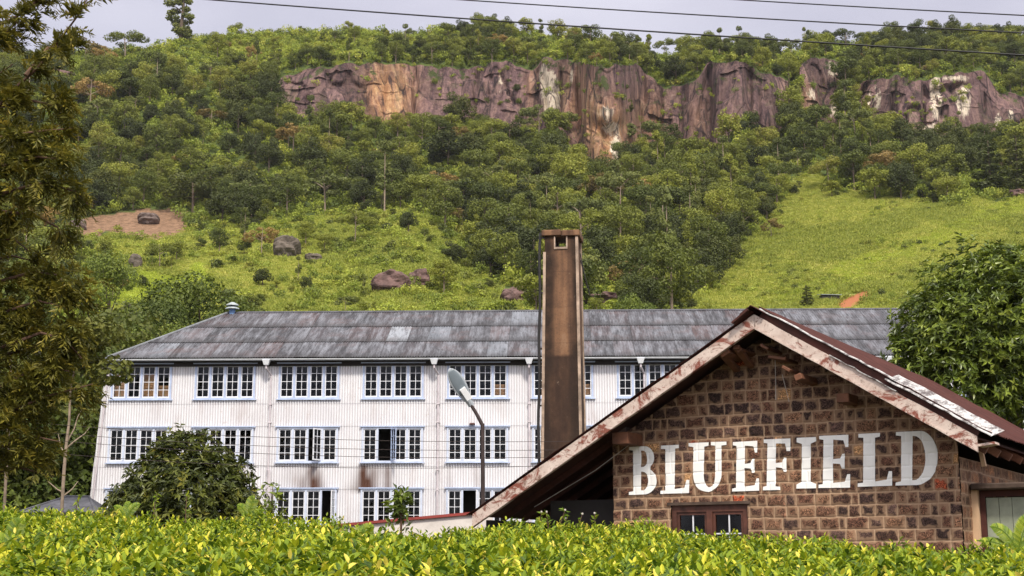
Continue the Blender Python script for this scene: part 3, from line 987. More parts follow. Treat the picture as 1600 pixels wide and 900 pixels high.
pu = gab(972, 685, BF + .3); purlin(pu[0], pu[1], .30, .20, BF + .22, .3)
pu = gab(1318, 622, BF + .35); purlin(pu[0], pu[1], .20, .14, BF + .3, .3)
pu = gab(1441, 661, BF + .2); purlin(pu[0], pu[1], .09, .08, BF + .1, .3)
sl_l = math.atan2(A0[1] - L0[1], A0[0] - L0[0]); sl_r = math.atan2(A0[1] - R0[1], R0[0] - A0[0])
for (px, py, w, h, r, ya) in ((1136, 553, .16, .07, -sl_l, .15), (1158, 548, .09, .05, -sl_l, .25), (1197, 543, .16, .05, sl_r, .25), (1217, 560, .30, .05, .2, .3),
                              (1231, 577, .15, .05, sl_r, .12), (1250, 590, .10, .12, sl_r + .7, .1)):
    pu = gab(px, py, BF + ya); purlin(pu[0], pu[1], w, h, BF + ya - .1, .25, 'timber', 'broken_rafter', r)
# braces from the wall to the left rafter
for (pa, pb) in (((1126, 550), (1152, 578)), ((1150, 542), (1174, 572))):
    a = gab(*pa, BF + .12); b_ = gab(*pb, -.08)
    m = MB(); m.bar((a[0], BF + .12, a[1]), (b_[0], -.08, b_[1]), .11, .07); m.build('verge_brace', M['timber'], house)
# rafter tails and soffit end at the right eave
for k in range(6):
    m = MB(); v = -.38 + k * .85
    p = R0 + (R0 - A0) / np.linalg.norm(R0 - A0) * .05; d = (R0 - A0) / np.linalg.norm(R0 - A0)
    q = p - d * .55
    m.bar((q[0], v, q[1] - .16), (p[0], v, p[1] - .16), .07, .12); m.build('rafter_tail', M['timber'], house)
m = MB(); p = sid(1536, 706, .22); m.box((.20, p[0], p[1] - .06), (.06, .10, .34), None, Matrix.Rotation(-.15, 3, 'Y')); m.build('eave_bracket', M['cream'], house)
m = MB(); p = R0 + np.array([.07, -.10]); m.box((p[0] + .05, BF + .2, p[1] - .02), (.24, .32, .035), None, Matrix.Rotation(-.12, 3, 'Y')); m.build('soffit_end', M['board'], house)

# hanging strings under the apex and the slack wire at the left
def strands(name, pts, dv, r=.006, mat='string'):
    P = [gab(x, y, dv) for x, y in pts]
    m_ = MB(); m_.tube([(p[0], dv, p[1]) for p in P], r, 5); return m_.build(name, M[mat])


def place_house(o): o.location = SC; o.rotation_euler = (0, 0, SA); return o


for pts, lab in ((((1211, 560), (1212, 600), (1212, 625)), 'straight pale string hanging from the broken rafters in front of the stone gable'),
                 (((1222, 585), (1228, 608), (1233, 628)), 'slanting pale string hanging under the gable apex, the one leaning outward'),
                 (((986, 693), (930, 735), (880, 765), (835, 792)), 'slack pale wire drooping from the timber end across the dark open bay')):
    tag(place_house(strands('hanging_wire' if 'wire' in lab else 'hanging_string', pts, -.3 if 'string' in lab else -.2)), lab, 'string' if 'string' in lab else 'wire')

# ------------------------------------------------------------------ dark lean-to bay on the left
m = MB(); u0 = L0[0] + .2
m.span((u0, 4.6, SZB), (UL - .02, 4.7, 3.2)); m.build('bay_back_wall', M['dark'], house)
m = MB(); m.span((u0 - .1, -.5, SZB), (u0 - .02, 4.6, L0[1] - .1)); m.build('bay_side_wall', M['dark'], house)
m = MB(); m.span((L0[0] + .9, .4, SZB), (UL - .02, .5, L0[1] + .25)); m.build('bay_shade_sheet', M['dark'], house)  # near-black sheet standing in for the bay's shaded inside
m = MB()
for k in range(7):
    a = A0 * (1 - .55) + L0 * .55; b_ = L0
    v = .1 + k * .7
    m.bar((a[0], v, a[1] - .12), (b_[0] + .1, v, b_[1] - .06), .06, .1)
m.build('bay_rafter', M['darktimber'], house)['kind'] = 'stuff'

# ------------------------------------------------------------------ annex doorway on the right
DV = .62
def ann(px, py): return gab(px, py, DV)
j0, j1 = ann(1513, 800), ann(1529, 800); lt, lb = ann(1520, 756)[1], ann(1520, 766)[1]
m = MB(); m.span((.03, DV - .14, lb), (3.6, 3.2, lt)); o = m.build('lintel_slab', M['slab'], house, bevel=.02)
m = MB(); m.span((j0[0], DV, SZB), (j1[0], DV + .3, lb - .002)); m.build('door_jamb', M['cream'], house)
d0, d1 = ann(1538, 800)[0], ann(1538, 800)[0] + 1.75
m = MB(); m.span((j1[0] + .003, DV + .10, SZB), (d0, DV + .2, lb - .004)); m.span((d0, DV + .10, lb - .10), (d1, DV + .2, lb - .004)); m.span((d1, DV + .1, SZB), (d1 + .09, DV + .2, lb - .004))
m.build('door_frame', M['darktimber'], house)
dr = MB(); n = 9; w = (d1 - d0) / n
for k in range(n): dr.span((d0 + k * w + .004, DV + .15 + .004 * (k % 2), SZB), (d0 + (k + 1) * w - .004, DV + .18, lb - .115))
dr.build('door', M['door'], house)
m = MB(); m.span((d1 + .1, DV, SZB), (3.5, DV + .3, lb - .003)); m.build('annex_wall', M['crock'], house)
m = MB(); m.span((3.3, DV + .31, SZB), (3.5, 3.1, lb - .003)); m.span((.1, 2.9, SZB), (3.29, 3.1, lb - .003)); m.build('annex_wall', M['crock'], house)

# ------------------------------------------------------------------ the painted word, draped over the stones
def arc(cx, cy, rx, ry, a0, a1, n=12): return [(cx + rx * math.cos(a), cy + ry * math.sin(a)) for a in np.linspace(math.radians(a0), math.radians(a1), n)]


SQ = .085; ST_ = .30                              # serif thickness and stem width of a unit letter
def L_I(w): return [[(0, 0), (1, 0), (1, SQ), (.5 + w, SQ * 1.5), (.5 + w, 1 - SQ * 1.5), (1, 1 - SQ), (1, 1), (0, 1), (0, 1 - SQ), (.5 - w, 1 - SQ * 1.5), (.5 - w, SQ * 1.5), (0, SQ)]]
LET = {
    'I': L_I(.235),
    'L': [[(0, 0), (1, 0), (1, .27), (.90, .27), (.84, .11), (.50, .085), (.50, .92), (.64, .93), (.64, 1), (0, 1), (0, .93), (.16, .92), (.16, .07), (0, .06)]],
    'E': [[(0, 0), (1, 0), (1, .25), (.91, .25), (.84, .11), (.46, .09), (.46, .46), (.68, .45), (.74, .36), (.83, .36), (.83, .64), (.74, .64), (.68, .555), (.46, .545), (.46, .915), (.78, .90),
           (.85, .76), (.94, .76), (.94, 1), (0, 1), (0, .935), (.14, .92), (.14, .075), (0, .06)]],
    'F': [[(0, 0), (.62, 0), (.62, .06), (.47, .075), (.47, .44), (.70, .43), (.76, .34), (.85, .34), (.85, .63), (.76, .63), (.70, .535), (.47, .525), (.47, .91), (.80, .90), (.87, .75), (1, .75),
           (1, 1), (0, 1), (0, .935), (.14, .92), (.14, .075), (0, .06)]],
    'U': [[(0, 1), (0, .935), (.13, .92), (.13, .34)] + arc(.5, .34, .37, .34, 180, 360, 18) + [(.87, .92), (1, .935), (1, 1), (.60, 1), (.60, .935), (.715, .92), (.715, .33)] + arc(.565, .33, .15, .235, 0, -180, 12)
          + [(.415, .92), (.53, .935), (.53, 1)]],
    'D': [[(0, 0), (.52, 0)] + arc(.52, .5, .48, .5, -90, 90, 20)[1:] + [(0, 1), (0, .935), (.13, .92), (.13, .075), (0, .06)], [(.40, .09), (.40, .91)] + arc(.44, .5, .27, .41, 90, -90, 16)],
    'B': [[(0, 0), (.58, 0)] + arc(.58, .27, .42, .27, -90, 62, 14)[1:] + arc(.55, .755, .36, .245, -48, 90, 12) + [(0, 1), (0, .935), (.15, .92), (.15, .075), (0, .06)],
          [(.44, .09), (.44, .475)] + arc(.50, .28, .20, .195, 90, -90, 10), [(.44, .565), (.44, .91)] + arc(.49, .738, .17, .172, 90, -90, 10)],
}
LP = [('B', 984, 1027, 773.5, 698.5), ('L', 1033, 1078, 771.5, 696.5), ('U', 1076, 1136, 769.5, 693.0), ('E', 1145, 1187, 768, 691), ('F', 1193, 1236, 766, 687), ('I', 1245, 1276, 764, 684.5),
      ('E', 1280, 1329, 763, 681.5), ('L', 1341, 1395, 760.5, 678.5), ('D', 1400, 1466, 759, 675)]


def paint_h(U, Z):
    h, _, _, mo = stone_eval(front, U, Z)
    return .0245 + .12 * h - .010 * mo


word = None
for k, (ch, x0, x1, yb, yt) in enumerate(LP):
    bl = gab(x0, yb); br = gab(x1, yb - (x1 - x0) * .028); tl = gab(x0 + (1 if ch != 'B' else 0), yt); tr = gab(x1, yt - (x1 - x0) * .05)
    bm = bmesh.new()
    loops = []
    for lp in LET[ch]:
        vs_ = []
        for (a, c) in lp:
            p = (bl * (1 - a) + br * a) * (1 - c) + (tl * (1 - a) + tr * a) * c
            p = p + (np.array([vnoise(p[0] * 14, p[1] * 14, 3), vnoise(p[0] * 14, p[1] * 14, 4)]) - .5) * .012
            vs_.append(bm.verts.new((p[0], 0, p[1])))
        loops.append(vs_)
    eds = []
    for vs_ in loops:
        for i in range(len(vs_)): eds.append(bm.edges.new((vs_[i], vs_[(i + 1) % len(vs_)])))
    bmesh.ops.triangle_fill(bm, use_beauty=True, use_dissolve=False, edges=eds, normal=(0, -1, 0))
    us = [v.co.x for v in bm.verts]; zs = [v.co.z for v in bm.verts]
    for g0, g1, ax in ((min(us), max(us), 0), (min(zs), max(zs), 2)):
        for c in np.arange(math.ceil(g0 / .0125) * .0125, g1, .0125):
            co = [0, 0, 0]; co[ax] = c; no = [0, 0, 0]; no[ax] = 1
            bmesh.ops.bisect_plane(bm, geom=bm.verts[:] + bm.edges[:] + bm.faces[:], dist=1e-5, plane_co=co, plane_no=no)
    q = np.array([v.co[:] for v in bm.verts])
    hh = paint_h(q[:, 0], q[:, 2])
    for v, h in zip(bm.verts, hh): v.co.y = -h - .003
    bmesh.ops.recalc_face_normals(bm, faces=bm.faces[:])
    me = bpy.data.meshes.new('painted_letter'); bm.to_mesh(me); bm.free()
    me.materials.append(M['paint']); me.polygons.foreach_set('use_smooth', [True] * len(me.polygons))
    o = link('painted_letter', me, house)

# ================================================================== chimney
CHY = 48.0
CA = math.radians(-9)
cb = at(881, 640, CHY); chim = empty('chimney_stack', (cb[0], CHY, 0), CA, 'tall square concrete chimney with brown stains and a slot near its broken cap', 'chimney')
CU = np.array([math.cos(CA), math.sin(CA), 0]); CV = np.array([-math.sin(CA), math.cos(CA), 0])
zt = at(880, 374, CHY)[2]; zc = at(880, 365, CHY)[2]; zb_ = -1.5
w0 = 1.40; w1 = 1.085
hw = lambda z: (w0 + (w1 - w0) * (z - zb_) / (zt - zb_)) / 2
sz0, sz1 = at(880, 391, CHY)[2], at(880, 375, CHY)[2]; sw_ = .185
# hollow shaft: front and back faces carry the slot
def face_grid(us, zs, keep):
    V_, F_, E_ = [], [], []
    for z in zs:
        for s in us: V_.append((s, z))
    n = len(us)
    for j in range(len(zs) - 1):
        for i in range(n - 1):
            if keep((us[i] + us[i + 1]) / 2, (zs[j] + zs[j + 1]) / 2): F_.append((j * n + i, j * n + i + 1, (j + 1) * n + i + 1, (j + 1) * n + i))
    return V_, F_


us = list(np.linspace(-1, -sw_ * 2 / w1, 8)) + list(np.linspace(sw_ * 2 / w1, 1, 8)) ; zs = list(np.linspace(zb_, sz0, 40)) + [sz1, zt]
VV, FF, RR = [], [], []
for side_ in range(4):
    V_, F_ = face_grid(us, zs, (lambda s, z: not (abs(s) < .3 and sz0 < z < sz1)) if side_ % 2 == 0 else (lambda s, z: True))
    R_ = Matrix.Rotation(side_ * PI / 2, 3, 'Z'); base = len(VV)
    for (s, z) in V_:
        p = R_ @ Vector((s * hw(z), -hw(z), z)); VV.append(p[:])
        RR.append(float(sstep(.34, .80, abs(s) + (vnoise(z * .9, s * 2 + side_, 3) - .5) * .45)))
    FF += [tuple(i + base for i in f_) for f_ in F_]
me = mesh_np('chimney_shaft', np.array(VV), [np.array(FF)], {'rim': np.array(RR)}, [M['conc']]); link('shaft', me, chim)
m = MB()                                          # thickness of the slot and the inside floor
for s in (-1, 1):
    for y in (-1, 1):
        m.span((s * sw_, y * hw(sz0) * .99, sz0), (s * (sw_ + .06), y * hw(sz0) * .45, sz1))
m.span((-.4, -.4, sz0 - .12), (.4, .4, sz0 - .01)); m.build('slot_lining', M['crock'], chim)
EDG = plain('pale_concrete_edge', (.34, .25, .19), .85, var=.5, scale=2.5, bump=.3)
m = MB()
for s in (-1, 1): m.span((s * sw_, -hw(sz0) - .035, sz0 - .08), (s * (sw_ + .045), -hw(sz0) + .02, zt - .02))
m.span((-sw_, -hw(sz0) - .035, sz0 - .08), (sw_, -hw(sz0) + .02, sz0 - .01)); m.build('slot_surround', EDG, chim)
for (a, b_) in ((-1, -1), (1, -1), (1, 1), (-1, 1)):
    z1 = zt - .55 if (a, b_) == (-1, -1) else zt - .02
    m = MB(); e = .045; o0, o1 = hw(zb_), hw(z1)
    p = lambda z, o: [(a * o - e, b_ * o - e, z), (a * o + e, b_ * o - e, z), (a * o + e, b_ * o + e, z), (a * o - e, b_ * o + e, z)]
    m.hexa(p(zb_, o0) + p(z1, o1)); m.build('corner_strip', EDG, chim)
for (a, b_, h) in ((-1, .02, 0), (.03, 1, -.025)):
    m = MB(); o = hw(zt) + .10
    m.span((a * o if a < 0 else a, -o, zt + h), (b_ if a < 0 else b_ * o, o, zc + h)); m.build('cap_slab', M['conc'], chim, bevel=.02)
m = MB(); m.span((-hw(zt) + .02, -hw(zt) + .02, zt - .03), (hw(zt) - .02, hw(zt) - .02, zt - .002)); m.build('cap_bed', M['conc'], chim)
# black flue pipe up the left side with brackets
zp = zc - .05
m = MB(); x0_ = -hw(zb_) - .13; x1_ = -hw(zt) - .17
P_ = [(x0_ + (x1_ - x0_) * (z - zb_) / (zp - zb_) + .02 * math.sin(z * 2.3), -hw(z) + .10, z) for z in np.linspace(zb_, zp, 26)]
m.tube(P_, .05, 8); pipe = m.build('iron_pipe', M['black'], chim)
m = MB()
for z in np.linspace(zb_ + 1, zp - .2, 7): 
    m.span((-hw(z) - .2, -hw(z) + .07, z), (-hw(z) + .02, -hw(z) + .13, z + .06))
m.build('pipe_bracket', M['black'], pipe)
m = MB(); m.span((-hw(zp) - .2, -hw(zp) + .06, zp - .1), (-hw(zp) + .05, -hw(zp) + .14, zp - .03)); m.build('top_bracket', M['black'], chim)
# stays at the right
for (dx, z0_) in ((.12, at(912, 415, CHY)[2]), (.2, at(914, 425, CHY)[2])):
    m = MB(); m.tube([(hw(z0_) + .02, .2, z0_ + .45), (hw(z0_) + dx + .12, .3, z0_ - .75)], .016, 5); m.build('stay_rod', M['black'], chim)

# ================================================================== street lamp
LY = 34.0
b0 = at(756, 792, LY); lamp = empty('street_lamp', (b0[0], LY, -1.4), 0, 'street lamp with a flat grey head on a bent dark pole before the factory', 'street lamp')
k1 = at(754, 662, LY); k2 = at(735, 631, LY); tip = at(703, 579, LY); org = Vector((b0[0], LY, -1.4))
m = MB(); m.tube([Vector((0, 0, 0)), Vector(k1) - org + Vector((.01, 0, -1.2)), Vector(k1) - org], [.055, .05, .046], 10); m.build('pole', M['pole'], lamp)
hd = Vector(k2) - org; kn = Vector(k1) - org; tp = Vector(tip) - org
tp.y -= .35
m = MB(); m.tube([kn - Vector((0, 0, .04)), kn + (hd - kn) * .5, hd + (tp - hd) * .1], [.046, .042, .04], 10); m.build('arm', M['pole'], lamp)
ax = (tp - hd); Ln = ax.length; ax = ax.normalized()
sx_ = ax.cross(Vector((0, -1, .25))).normalized(); nn = sx_.cross(ax).normalized()
if nn.y > 0: nn = -nn; sx_ = -sx_
def head(name, t0, t1, wscale, n0, n1, mat):
    vs_, fs_ = [], []; K = 18; T = np.linspace(t0, t1, 22)
    for t in T:
        q = (t - .02) / .98
        wd = .205 * wscale * max(.05, math.sin(PI * min(1, max(0, q * .93 + .07))) ** .55) * (.62 + .5 * q) if q < .999 else .02
        for k in range(K):
            a = 2 * PI * k / K
            lift = (n1 if math.sin(a) > 0 else n0)
            vs_.append(hd + ax * (Ln * t) + sx_ * (wd * math.cos(a)) + nn * (lift * abs(math.sin(a)) ** .8 * (wd / .25)))
    for i in range(len(T) - 1):
        for k in range(K):
            k2_ = (k + 1) % K; fs_.append((i * K + k, i * K + k2_, (i + 1) * K + k2_, (i + 1) * K + k))
    fs_ += [tuple(range(K - 1, -1, -1)), tuple((len(T) - 1) * K + k for k in range(K))]
    mm_ = MB(); mm_.add(vs_, fs_); return mm_.build(name, mat, lamp, smooth=True)
hdo = head('lamp_head', .02, 1.0, 1.0, -.13, .02, M['lamp'])
ln_ = head('lens', .30, .95, .82, -.0, .045, M['lens'])
m = MB(); a = hd + ax * (Ln * .10) + nn * .04 + sx_ * .03; b_ = hd + ax * (Ln * .44) + nn * .05 + sx_ * .01; m.bar(a, b_, .15, .05, None, nn); m.build('ballast_box', M['lampbox'], lamp, bevel=.006)
m = MB(); m.tube([hd - ax * .05, hd + ax * .12], .075, 10); m.build('clamp', M['lamp'], lamp)

# ================================================================== overhead cables
def cable(name, a, b, sag, r, lab, cat, n=40, group=None, mat='cable'):
    a = Vector(a); b = Vector(b); pts = []
    for k in range(n + 1):
        t = k / n; p = a.lerp(b, t); p.z -= sag * 4 * t * (1 - t); pts.append(p)
    m_ = MB(); m_.tube(pts, r, 5); return tag(m_.build(name, M[mat]), lab, cat, group)


cable('power_cable', at(60, -22, 20), at(1900, 104, 15), .05, .0105, 'thick black power cable crossing the sky, lowest of the three', 'cable')
cable('power_cable', at(420, -22, 21), at(1900, 66, 16), .05, .0095, 'black power cable crossing the sky, middle one of three', 'cable')
cable('power_cable', at(800, -24, 22), at(1900, 38, 17), .04, .0095, 'short black power cable high in the sky corner, topmost of three', 'cable')
for (ya, ym, yb, lab) in ((659, 683, 689, 'topmost of the thin wires strung across the factory front'), (672, 697, 702, 'second thin wire from the top across the factory front'),
                          (683, 709, 713, 'third thin wire from the top across the factory front'), (703, 728, 725, 'lowest of the thin wires strung across the factory front')):
    a = at(-60, ya - 9, 40); b_ = at(930, yb, 37)
    mid_ = (a + b_) / 2; want = at(435, ym, (a[1] + b_[1]) / 2)[2]
    cable('fence_wire', a, b_, max(.03, mid_[2] - want), .0068, lab, 'wire', mat='pole')

# ================================================================== low wall with red coping, hut roof
LWY = 30.0
a = at(430, 828, LWY); b_ = at(770, 797, LWY)
lw = empty('low_wall', (a[0], LWY, -1.4), 0, 'low whitewashed wall with red coping rising towards the rusty roof', 'wall')
m = MB(); X = b_[0] - a[0]; za, zb2 = a[2] + 1.4, b_[2] + 1.4
m.hexa([(0, -.1, 0), (X, -.1, 0), (X, .12, 0), (0, .12, 0), (0, -.1, za - .06), (X, -.1, zb2 - .06), (X, .12, zb2 - .06), (0, .12, za - .06)]); m.build('wall', M['whitewash'], lw)
m = MB(); m.hexa([(-.05, -.16, za - .055), (X + .05, -.16, zb2 - .055), (X + .05, .18, zb2 - .055), (-.05, .18, za - .055), (-.05, -.16, za), (X + .05, -.16, zb2), (X + .05, .18, zb2), (-.05, .18, za)])
m.build('coping', M['redtile'], lw)

HY = 58.0
a = at(32, 796, HY); b_ = at(146, 796, HY); ht = at(92, 773, HY)[2]
hut = empty('hut', (a[0], HY, -1.4), 0, 'low hut with a dark hipped roof beside the factory corner', 'hut')
W_ = b_[0] - a[0]; ze = a[2] + 1.4 - .12; zr_ = ht + 1.4
m = MB(); m.span((.3, .3, 0), (W_ - .3, 3.2, ze)); m.build('wall', M['whitewash'], hut)
m = MB(); q = [(-.1, -.1, ze), (W_ + .1, -.1, ze), (W_ + .1, 3.6, ze), (-.1, 3.6, ze), (1.25, 1.75, zr_), (W_ - .7, 1.75, zr_)]
m.add(q, [(0, 1, 5, 4), (1, 2, 5), (2, 3, 4, 5), (3, 0, 4), (0, 3, 2, 1)]); m.build('roof', M['slate'], hut)
m = MB(); m.tube([q[4], q[5]], .06, 6); m.tube([q[0], q[4]], .05, 6); m.tube([q[1], q[5]], .05, 6); m.build('ridge_tile', M['slate'], hut)
# ================================================================== terrain
PXC = np.concatenate([np.arange(-700, -60, 20), np.arange(-60, 1680, 4.5), np.arange(1680, 2320, 20)]).astype(float)


def cinterp(tab): a = np.array(tab, float); return np.interp(PXC, a[:, 0], a[:, 1])


CTOP = cinterp([(-700, 150), (380, 150), (425, 138), (445, 118), (500, 106), (580, 97), (640, 100), (700, 106), (740, 104), (785, 96), (830, 112), (848, 92), (905, 94), (930, 108), (960, 100), (1000, 104),
                (1040, 140), (1085, 128), (1110, 96), (1165, 95), (1185, 112), (1232, 125), (1236, 150), (1246, 150), (1250, 100), (1262, 92), (1314, 92), (1320, 120), (1338, 142), (1342, 132), (1352, 126), (1410, 118), (1450, 128), (1480, 115), (1535, 112), (1560, 145), (1600, 150), (1700, 160), (2320, 170)])
CBOT = cinterp([(-700, 162), (380, 162), (425, 150), (450, 172), (520, 178), (580, 186), (612, 196), (645, 192), (690, 182), (740, 180), (790, 198), (838, 196), (870, 192), (895, 232), (925, 268), (950, 282), (972, 275), (990, 225),
                (1040, 228), (1080, 225), (1110, 240), (1130, 222), (1165, 172), (1188, 216), (1232, 214), (1236, 158), (1246, 158), (1250, 165), (1290, 190), (1316, 190), (1320, 128), (1338, 150), (1342, 194), (1400, 210), (1440, 222), (1520, 205), (1560, 210), (1590, 202), (1640, 180), (1700, 178), (2320, 188)])
RIDGE = cinterp([(-700, 60), (-100, 85), (0, 96), (60, 100), (120, 84), (180, 82), (240, 76), (290, 62), (350, 56), (420, 52), (500, 52), (560, 48), (610, 58), (650, 54), (720, 46), (800, 48), (860, 60), (930, 68), (970, 78), (1000, 88),
                 (1060, 88), (1130, 80), (1200, 82), (1250, 84), (1300, 74), (1360, 68), (1400, 62), (1500, 58), (1600, 62), (1800, 70), (2320, 90)])
CTOP = CTOP + (fbm(PXC / 14, 0, 3, 3) - .5) * 12
CBOT = CBOT + 5 * sstep(8, 30, CBOT - CTOP) + (fbm(PXC / 17, 0, 3, 5) - .5) * 22
CBOT = np.maximum(CBOT, CTOP + 8)
NLOW, NCL, NUP, NBK = 140, 48, 26, 10
LOWK = np.array([(86, 740), (150, 592), (200, 522), (250, 476), (300, 424), (350, 366), (400, 306)], float)
rows_Y, rows_py, rows_c = [], [], []
YC = 462 + 22 * (fbm(PXC / 130, 0, 2, 8) - .5) * 2
YC = YC - 30 * sstep(880, 950, PXC) * (1 - sstep(960, 1010, PXC))       # the buttress stands forward
spur = np.exp(-((PXC - 655) / 95) ** 2)
mead = sstep(1080, 1480, PXC)
for j in range(NLOW):
    t = j / NLOW
    yk = np.append(LOWK[:, 0], 0); pk = np.append(LOWK[:, 1], 0)
    tt = t * (len(LOWK)); i = min(int(tt), len(LOWK) - 1); f = tt - i
    if i < len(LOWK) - 1:
        Yr = np.full_like(PXC, LOWK[i, 0] * (1 - f) + LOWK[i + 1, 0] * f); Pr = np.full_like(PXC, LOWK[i, 1] * (1 - f) + LOWK[i + 1, 1] * f)
    else:
        Yr = LOWK[i, 0] * (1 - f) + YC * f; Pr = LOWK[i, 1] * (1 - f) + CBOT * f
    w = math.sin(PI * min(1, t)) ** .8
    Yr = Yr * (1 + w * .10 * (fbm(PXC / 150, t * 5, 3, 31) - .5)) - 26 * spur * w * np.exp(-((t - .62) / .22) ** 2) - 45 * mead * w * t
    Pr = Pr + w * 14 * (fbm(PXC / 110, t * 7, 4, 41) - .5)
    rows_Y.append(Yr); rows_py.append(Pr); rows_c.append(np.full_like(PXC, -1.0))
YE = rows_Y[-1]
YC2 = np.maximum(YC - 45 * mead * 0.4, YE + 2)
isc = sstep(8, 30, CBOT - CTOP)
for j in range(NCL):
    c = j / (NCL - 1)
    col = np.floor(PXC / 24 + 2 * (fbm(PXC / 70, 2, 2, 77) - .5))
    blk = vnoise(col * 1.0, np.floor(c * 3 + vnoise(col, 4, 6)), 9)          # squarish blocks
    flute = fbm(PXC / 10, c * .35, 4, 13) * .6 + .4 * fbm(PXC / 26, c * 3, 4, 14)
    crack = np.exp(-((vnoise(PXC / 31, c * .7, 15) - .5) / .035) ** 2)
    led = (c * 5 + 1.5 * fbm(PXC / 60, c, 2, 16)) % 1
    env = math.sin(PI * min(max(c, .03), .97)) ** .5
    d = (-2.6 * (flute - .5) + 2.8 * (blk - .5) + 2.6 * crack + .4 * (vnoise(col, np.floor(c * 7 + 2 * vnoise(col, 1, 3)), 18) - .5)) * env * isc
    d += 7 * isc * np.exp(-((PXC - 950) / 26) ** 2) * np.exp(-((c - .42) / .10) ** 2)      # the hollow under the overhang
    d += 4 * isc * env * sum(np.exp(-((PXC - q - 6 * c) / 3.2) ** 2) for q in (645, 740, 836, 872, 1000, 1028, 1062, 1392, 1440)) - 3.5 * isc * env * (sstep(1186, 1192, PXC) - sstep(1226, 1232, PXC)) - 3 * isc * env * (sstep(1112, 1116, PXC) - sstep(1160, 1164, PXC))
    d += 9 * isc * env * np.exp(-((PXC - 905) / 7) ** 2) + 8 * isc * env * np.exp(-((PXC - 1108) / 9) ** 2) + 6 * isc * env * np.exp(-((PXC - 1170) / 6) ** 2) + 8 * isc * env * np.exp(-((PXC - (1318 + 40 * c)) / 8) ** 2)
    d += 7 * isc * env * np.exp(-((PXC - 1480) / 26) ** 2) * np.exp(-((c - .78) / .07) ** 2)
    rows_Y.append(YC2 + c * 9 + d); rows_py.append(CBOT + (CTOP - CBOT) * c + 1.5 * env * (fbm(PXC / 9, c * 6, 2, 19) - .5)); rows_c.append(np.full_like(PXC, c))
for j in range(1, NUP + 1):
    t = j / NUP
    Yr = YC2 + 9 + 62 * t
    rows_Y.append(Yr); rows_py.append(CTOP + (RIDGE - CTOP) * (t ** .8) + 5 * math.sin(PI * t) * (fbm(PXC / 60, t * 3, 3, 51) - .5)); rows_c.append(np.full_like(PXC, 2.0))
for j in range(1, NBK + 1):
    t = j / NBK
    rows_Y.append(rows_Y[NLOW + NCL + NUP - 1] + 700 * t ** 1.6 + 3); rows_py.append(RIDGE + 6 + 620 * t); rows_c.append(np.full_like(PXC, 3.0))
TY, TP = np.array(rows_Y), np.array(rows_py); TC = np.array(rows_c)
PXG = np.broadcast_to(PXC, TY.shape)
yy = (450 - TP) / F
TG = np.stack([(PXG - 800) / F * TY / (CT - yy * ST), TY, (ST + yy * CT) / (CT - yy * ST) * TY], -1)   # (row, col, xyz)

MEAD_R = [(1058, 486), (1100, 440), (1140, 400), (1185, 352), (1215, 320), (1232, 290), (1250, 268), (1285, 280), (1310, 302), (1400, 312), (1500, 318), (1600, 312), (1720, 308), (1720, 560), (1050, 560)]
MEAD_L = [(140, 480), (165, 440), (230, 425), (310, 408), (350, 430), (420, 440), (470, 470), (560, 490), (560, 520), (140, 520)]
MEAD_B = [(150, 455), (170, 436), (240, 424), (330, 420), (345, 440), (300, 452), (250, 470), (160, 478)]
SPUR = [(555, 480), (558, 400), (590, 345), (640, 322), (680, 345), (720, 385), (770, 440), (825, 490), (835, 540), (555, 540)]
SHRUB_L = [(100, 378), (300, 362), (440, 345), (560, 332), (600, 330), (560, 400), (560, 540), (100, 540)]
SHRUB_T = [(300, 66), (320, 10), (760, 10), (740, 50), (700, 62), (600, 92), (480, 98), (420, 112), (330, 95)]
BROWN = [(85, 352), (150, 336), (230, 326), (290, 334), (290, 366), (240, 378), (175, 366), (90, 370)]
BROWN_FRONT = [(85, 345), (290, 335), (300, 400), (85, 395)]
RED = [(1300, 478), (1330, 462), (1362, 452), (1358, 468), (1325, 486)]


def masks(px, py):
    wx = px + (fbm(px / 22, py / 18, 3, 61) - .5) * 46; wy = py + (fbm(px / 22, py / 18, 3, 62) - .5) * 30
    f = lambda p: inpoly(wx, wy, p).astype(float)
    return dict(mr=f(MEAD_R), ml=f(MEAD_L), mb=f(MEAD_B), sp=f(SPUR), sl=f(SHRUB_L), st=f(SHRUB_T), br=inpoly(px * .45 + wx * .55, wy * .5 + py * .5, BROWN).astype(float), rd=inpoly(px, py, RED).astype(float))


MK = masks(PXG, TP)
mead_a = np.clip(MK['mr'] + MK['ml'] * .8, 0, 1)
bright = np.clip(MK['mb'] + .55 * np.exp(-((TP - (395 - (PXG - 1400) * .45)) / 26) ** 2) * MK['mr'] * (vnoise(PXG / 40, TP / 14, 3)), 0, 1)
shr = np.clip(MK['sp'] + MK['sl'] + MK['st'], 0, 1)
blob = lambda px, py, sx, sy: np.exp(-((PXG - px) / sx) ** 2 - ((TP - py) / sy) ** 2)
tan = sum(a * blob(x, y, sx, sy) for x, y, sx, sy, a in ((614, 150, 32, 64, 1.15), (585, 140, 18, 40, .5), (948, 205, 32, 44, 1.3), (955, 240, 22, 34, 1.2), (915, 150, 22, 60, .55), (940, 265, 26, 18, .8), (1015, 190, 26, 40, .7), (885, 150, 16, 60, .35), (830, 140, 10, 50, .45),
                                                          (1090, 190, 16, 40, .35), (1255, 150, 25, 25, .5), (1320, 110, 14, 16, .5), (1345, 165, 12, 30, .3), (1440, 210, 22, 14, .6)))
